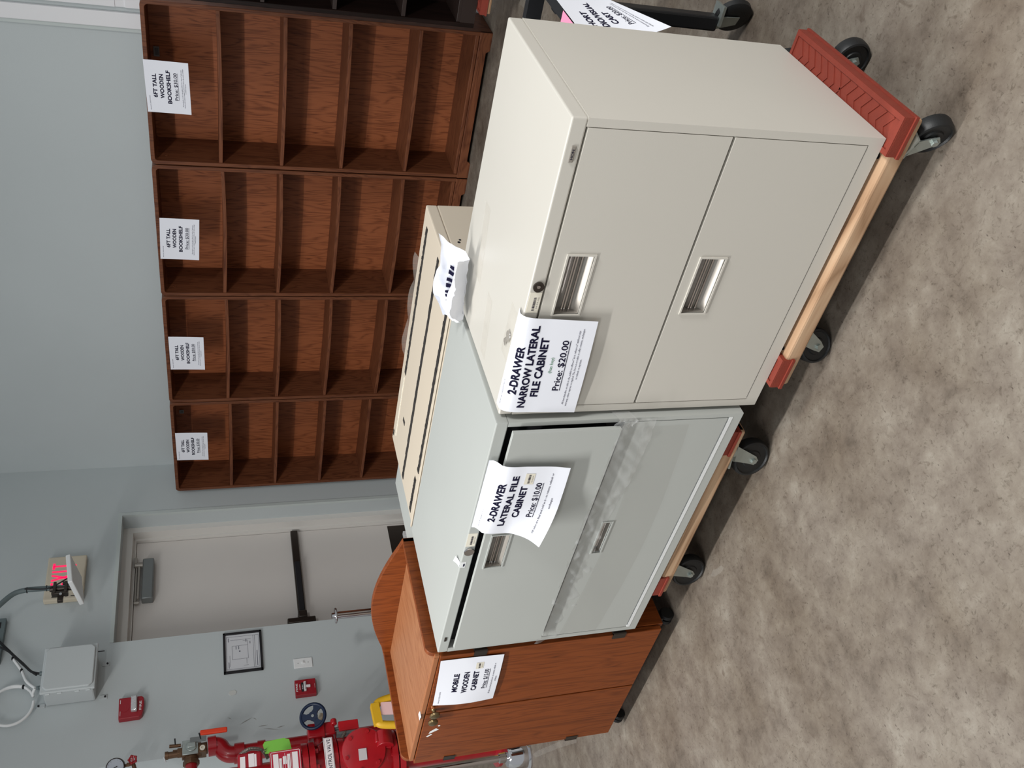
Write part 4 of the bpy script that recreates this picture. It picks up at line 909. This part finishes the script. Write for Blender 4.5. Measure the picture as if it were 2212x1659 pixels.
m = M(); m.tube([(bx_+.055, vy+.035, 1.66), (bx_+.06, vy+.075, 1.67)], .004); m.tube([(bx_+.05, vy+.03, 1.80), (bx_+.05, vy+.065, 1.803)], .004); m.build('stop_pin', 'black', k)
m = M(); m.tube(smoothpath([(bx_, vy-.075, 1.715), (bx_, vy-.16, 1.712), (bx_, vy-.5, 1.705)]), .033, 18); m.build('drain_pipe', 'red', k)
# gauge with its cock
g = Vector((bx_, 2.684, 2.115)); gd = Vector((.88, -.42, .1)).normalized()
m = M(); m.lathe([(0, 0), (.050, 0), (.050, .028), (.046, .031), (.046, .024), (0, .024)], g, gd, 36); k = m.build('pressure_gauge', 'dark_metal', R0)
m = M(); m.lathe([(0, .0245), (.0455, .0245), (.0455, .0255), (0, .0255)], g, gd, 36); f2 = m.build('gauge_dial', 'glass', k)
gx = gd.cross(Vector((0, 0, 1))).normalized(); gy = gx.cross(gd)
m = M()
for i in range(11):
    a = math.radians(225-27*i); d_ = gx*-math.cos(a)+gy*math.sin(a); q = g+gd*.026; m.add([q+d_*.036+gx*.001, q+d_*.036-gx*.001, q+d_*.042-gx*.001, q+d_*.042+gx*.001], [(0, 1, 2, 3)])
d_ = (gx*.35+gy*1).normalized(); p_ = d_.cross(gd); q = g+gd*.0265; m.add([q-d_*.012-p_*.003, q-d_*.012+p_*.003, q+d_*.034], [(0, 1, 2)]); m.build('gauge_needle', 'black', k, smooth=0)
m = M(); m.cyl((bx_, 2.686, 2.07), (bx_, 2.690, 2.02), .009, 6); m.cyl((bx_, 2.69, 2.045), (bx_, 2.69, 2.06), .012, 6); m.cyl((bx_, 2.688, 2.025), (bx_, 2.60, 2.0), .011, 12); m.tube([(bx_, 2.60, 2.0), (bx_, 2.46, 1.99), (rx, ry, 1.98)], .010); m.build('gauge_cock', 'brass', k, smooth=30)
c = Vector((bx_+.02, 2.706, 2.028)); m = M()
for i in range(5):
    a = math.radians(72*i+18); d_ = gx*math.cos(a)+gy*math.sin(a); sph(m, c+d_*.019, .0085, 1, 1, 1, 10, 6)
m.torus(c, gd, .018, .005, 24, 8); m.cyl(c-gd*.005, c+gd*.005, .008); m.tube([c-gx*.018, c+gx*.018], .004); m.cyl(c, c-gd*.03-Vector((0, .012, 0)), .006); m.build('cock_handle', 'red', k)
# flow switch with stickers
m = M(); m.box(rx-.02, rx+.07, 2.33, 2.475, 1.335, 1.465); k = m.build('flow_switch', 'alarm_red', R0, smooth=0, bevel=.012); k['label'] = 'red flow switch housing with white stickers'
for (ya, yb, za, zb) in ((2.38, 2.462, 1.425, 1.452), (2.36, 2.474, 1.378, 1.408), (2.40, 2.468, 1.366, 1.377)):
    M().box(rx+.0702, rx+.0712, ya-.02, yb-.012, za, zb).build('sticker', 'fl_white', k, smooth=0)
m = M(); m.lathe([(.012, 0), (.024, 0), (.024, .006), (.012, .006)], (rx+.01, 2.478, 1.40), (.8, .4, .2), 20); m.build('conduit_ring', 'label', k)
flexpath([(rx, 2.47, 1.45), (rx-.02, 2.50, 1.455), (rx-.02, 2.525, 1.425), (rx-.01, 2.53, 1.385), (rx-.02, 2.515, 1.33), (rx-.05, 2.48, 1.30)], .010, 'flexible_conduit', R0)
# signs and tag hung on the riser
def hang_sign(name, label, cat, x, y0, y1, z0, z1, m_, border=None):
    s = thing(name, label, cat, (x, (y0+y1)/2, z0)); M().box(x-.002, x, y0, y1, z0, z1).build('sign_plate', m_, s, smooth=0, bevel=.001); return s
s = hang_sign('instruction_sign', 'red instruction sign with white print hung on the riser below the green tag', 'sign', rx+.14, 2.14, 2.42, 1.135, 1.300, 'sign_red')
T = []
rr = random.Random(8)
W1, H1 = .28, .165
for i, (xa, xb, ya, yb) in enumerate(((.006, .274, .006, .0085), (.006, .274, .1565, .159), (.006, .0085, .006, .159), (.2715, .274, .006, .159))): T.append(rect2d(xa, xb, ya, yb))
for q in ((.15, .262, .120, .148), (.13, .235, .103, .117), (.20, .245, .078, .096), (.16, .255, .058, .074), (.12, .262, .018, .048)): T.append(rect2d(*q))
for k_ in range(6): T.append(rect2d(.04, .262-.02*(k_ % 3), .052+k_*.011, .0535+k_*.011))
on_sheet(T, lambda u, v: Vector((rx+.1405, 2.14+.28*u, 1.30-.165*v)), W1, H1, 'fl_white', 'sign_print', s)
s = hang_sign('valve_sign', 'white control valve sign chained to the red riser', 'sign', rx+.145, 2.22, 2.452, .962, 1.012, 'fl_white')
on_sheet([line2d('CONTROL VALVE', .118, .014, .205, .021, 0), rect2d(.004, .228, .003, .0042), rect2d(.004, .228, .0458, .047), rect2d(.004, .0052, .003, .047), rect2d(.2268, .228, .003, .047)], lambda u, v: Vector((rx+.1455, 2.22+.232*u, 1.012-.05*v)), .232, .05, 'ink', 'sign_lettering', s)
m = M(); m.tube([(rx+.145, 2.44, 1.008), (rx+.05, 2.46, 1.035)], .0015); m.build('hanging_wire', 'grey_metal', s)
m = M(); m.prism([(2.455, 1.175), (2.522, 1.185), (2.535, 1.215), (2.528, 1.318), (2.512, 1.328), (2.458, 1.318)], 0, rx+.05, rx+.0515); s = m.build('hang_tag', 'green', smooth=0); tag(s, 'lime green card tag wired to the riser above the red sign', 'tag')
m = M(); m.tube(smoothpath([(rx+.052, 2.485, 1.312), (rx+.065, 2.475, 1.322), (rx+.065, 2.462, 1.325), (rx+.058, 2.47, 1.314)]), .002); m.build('wire_tie', 'flex', s)

# ================================================================ things behind the oak cabinet
# yellow loop handle with a pink card, on its shaft
s = thing('pallet_jack', 'chunky yellow loop handle with a pink card sticking up behind the oak cabinet', 'pallet jack', (-4.6, 2.42, 0))
m = M(); P = smoothpath([(-4.6, 2.425, .42), (-4.6, 2.35, .50), (-4.6, 2.335, .60), (-4.6, 2.35, .715), (-4.6, 2.372, .742), (-4.6, 2.425, .745), (-4.6, 2.46, .738), (-4.6, 2.487, .71), (-4.6, 2.505, .60), (-4.6, 2.49, .50), (-4.6, 2.425, .42)], 6); m.tube(P, .0215, 14)
m.box(-4.622, -4.578, 2.355, 2.47, .722, .766, Matrix.Rotation(math.radians(3), 3, 'X')); m.build('loop_grip', 'yellow', s, smooth=40, bevel=.004)
m = M(); m.cyl((-4.6, 2.425, .43), (-4.6, 2.425, .03), .022, 16); m.box(-4.70, -4.50, 2.36, 2.49, 0, .06); m.build('shaft', 'yellow', s, smooth=40)
m = M(); m.box(-4.588, -4.585, 2.395, 2.468, .625, .718, Matrix.Rotation(math.radians(-6), 3, 'X')); k = m.build('pink_card', 'pink', s, smooth=0)
# chrome posts
def post(label, x, y, h, r=.024, base=True):
    s = thing('chrome_post', label, 'post', (x, y, 0), 'chrome posts behind the oak cabinet')
    m = M(); m.cyl((x, y, .01), (x, y, h-.012), r, 28); m.build('tube', 'chrome', s)
    m = M(); m.lathe([(0, h-.012), (.047, h-.012), (.050, h-.006), (.047, h), (.020, h+.002), (.018, h+.018), (0, h+.018)], (x, y, 0), (0, 0, 1), 30); m.build('top_disc', 'chrome', s)
    m = M(); m.lathe([(0, 0), (.15, 0), (.15, .012), (.13, .022), (.06, .035), (.055, .10), (.030, .115), (0, .115)] if base else [(0, 0), (.085, 0), (.085, .008), (.068, .016), (.062, .10), (.05, .118), (.026, .122), (.026, .16), (0, .16)], (x, y, 0), (0, 0, 1), 40); m.build('base', 'chrome', s)
    return s
post('chrome post with a flat round top in front of the exit door', -4.9, 3.262, .855)
post('chrome post with a wide glossy sleeve at its foot left of the oak cabinet', -4.52, 2.03, .95, .018, False)
m = M(); m.box(-5.60, -5.56, 4.36, 4.41, 0, .16); o = m.build('door_stop', 'white', loc=(-5.58, 4.385, 0), smooth=0, bevel=.004); tag(o, 'small white block at the foot of the exit door', 'door stop')
m = M(); m.box(-5.46, -5.40, 2.82, 3.2, 0, .20); o = m.build('rubber_block', 'black', smooth=0, bevel=.01); tag(o, 'low black block on the floor at the wall behind the chrome post', 'block')

# ================================================================ audio visual cart
s = thing('audio_visual_cart', 'black two-tier cart with a paper sign behind the beige cabinet', 'cart', (-1.0, 2.25, 0))
x0, x1, y0, y1 = -1.28, -.737, 2.03, 2.52
for z, nm in ((.605, 'top_shelf'), (.17, 'lower_shelf')):
    if nm == 'lower_shelf': x1 -= .10; y1 -= .14
    m = M(); m.box(x0, x1, y0, y0+.03, z, z+.045); m.box(x0, x1, y1-.03, y1, z, z+.045); m.box(x0, x0+.03, y0+.03, y1-.03, z, z+.045); m.box(x1-.03, x1, y0+.03, y1-.03, z, z+.045)
    if nm == 'lower_shelf': m.box(x0+.03, x1-.03, y0+.03, y1-.03, z, z+.012)
    else: m.box(x0+.03, x1-.13, y0+.03, y1-.06, z, z+.012)
    m.build(nm, 'cart', s, smooth=0)
x1 = -.737; y1 = 2.46
for px in (x0+.045, x1-.055):
    for py in (y0+.04, y1-.055): M().box(px-.021, px+.021, py-.021, py+.021, .105, .607).build('leg', 'cart', s, smooth=0, bevel=.006)
for px, py, yw in ((x0+.045, y0+.04, .5), (x0+.045, y1-.05, .2), (x1-.035, y0+.05, .5), (x1-.030, y1-.055, 3.6)):
    m = M(); m.lathe([(0, -.016), (.03, -.016), (.046, -.014), (.054, -.008), (.054, .008), (.046, .014), (.03, .016), (0, .016)], (px, py, .054), (math.sin(yw), math.cos(yw), 0), 32); k = m.build('caster', 'tyre', s)
    d_ = Vector((math.sin(yw), math.cos(yw), 0)); e = Vector((d_.y, -d_.x, 0)); m = M()
    for sg in (-1, 1):
        q = Vector((px, py, 0))+d_*sg*.020
        vs = [q+e*a+Vector((0, 0, b)) for a, b in ((-.014, .045), (.014, .045), (.038, .10), (-.010, .10))]; vs2 = [v+d_*sg*.002 for v in vs]; m.add(vs+vs2, [(0, 1, 2, 3), (4, 5, 6, 7), (0, 1, 5, 4), (1, 2, 6, 5), (2, 3, 7, 6), (3, 0, 4, 7)])
    m.box(px-.028, px+.028, py-.028, py+.028, .098, .106); m.build('fork', 'zinc', k, smooth=0)
def SV(u, v):
    y = 2.005+W_*u; x = -.738+.052*v*v*(1-.8*u)+.004; z = .655-.205*v*(1-.0*u)+.055*v*v*u
    return Vector((x, y, z))
price_sign('drooping white sign for the audio visual cart', SV, [('SHORT', .130, H_*.72, .115, .0195), ('AUDIO/VISUAL', .145, H_*.56, .215, .0195), ('CART', .140, H_*.40, .085, .0195)], ('Price: $20.00', .150, H_*.24, .14, .016), [(FINE1[0], .20, H_*.15), (FINE1[1], .21, H_*.11)], 'Asset #  2222313961', group='paper price signs', loc=(-.73, 2.14, .45))
m = M(); m.grid(lambda u, v: Vector((-.81+.07*v, 2.00+.21*u, .6525-.0*v)), 2, 2); o = m.build('pink_paper', 'hot_pink', smooth=0); tag(o, 'bright pink paper lying on the black cart under its sign', 'paper')

# ================================================================ marks on the floor
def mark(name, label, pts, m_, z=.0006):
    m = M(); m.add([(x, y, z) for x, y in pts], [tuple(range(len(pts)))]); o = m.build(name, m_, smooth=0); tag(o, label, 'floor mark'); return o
mark('floor_trace', 'white scuff on the concrete in front of the dolly under the grey cabinet', [(-2.235, 1.487), (-2.215, 1.470), (-2.175, 1.455), (-2.145, 1.452), (-2.150, 1.468), (-2.18, 1.476), (-2.205, 1.49)], 'trace')
mark('floor_trace', 'pale streak on the floor running from the sleeved chrome post', [(-4.44, 1.985), (-4.40, 1.95), (-4.22, 1.885), (-4.02, 1.81), (-3.80, 1.72), (-3.79, 1.735), (-4.0, 1.83), (-4.2, 1.905), (-4.36, 1.965)], 'trace')  # thin pale see-through polygon lying on the concrete
mark('floor_trace', 'pale smear on the floor between the near-black bookcase and the cart', [(-1.50, 4.50), (-1.43, 4.52), (-1.41, 4.43), (-1.44, 4.36), (-1.485, 4.38), (-1.49, 4.44)], 'trace')
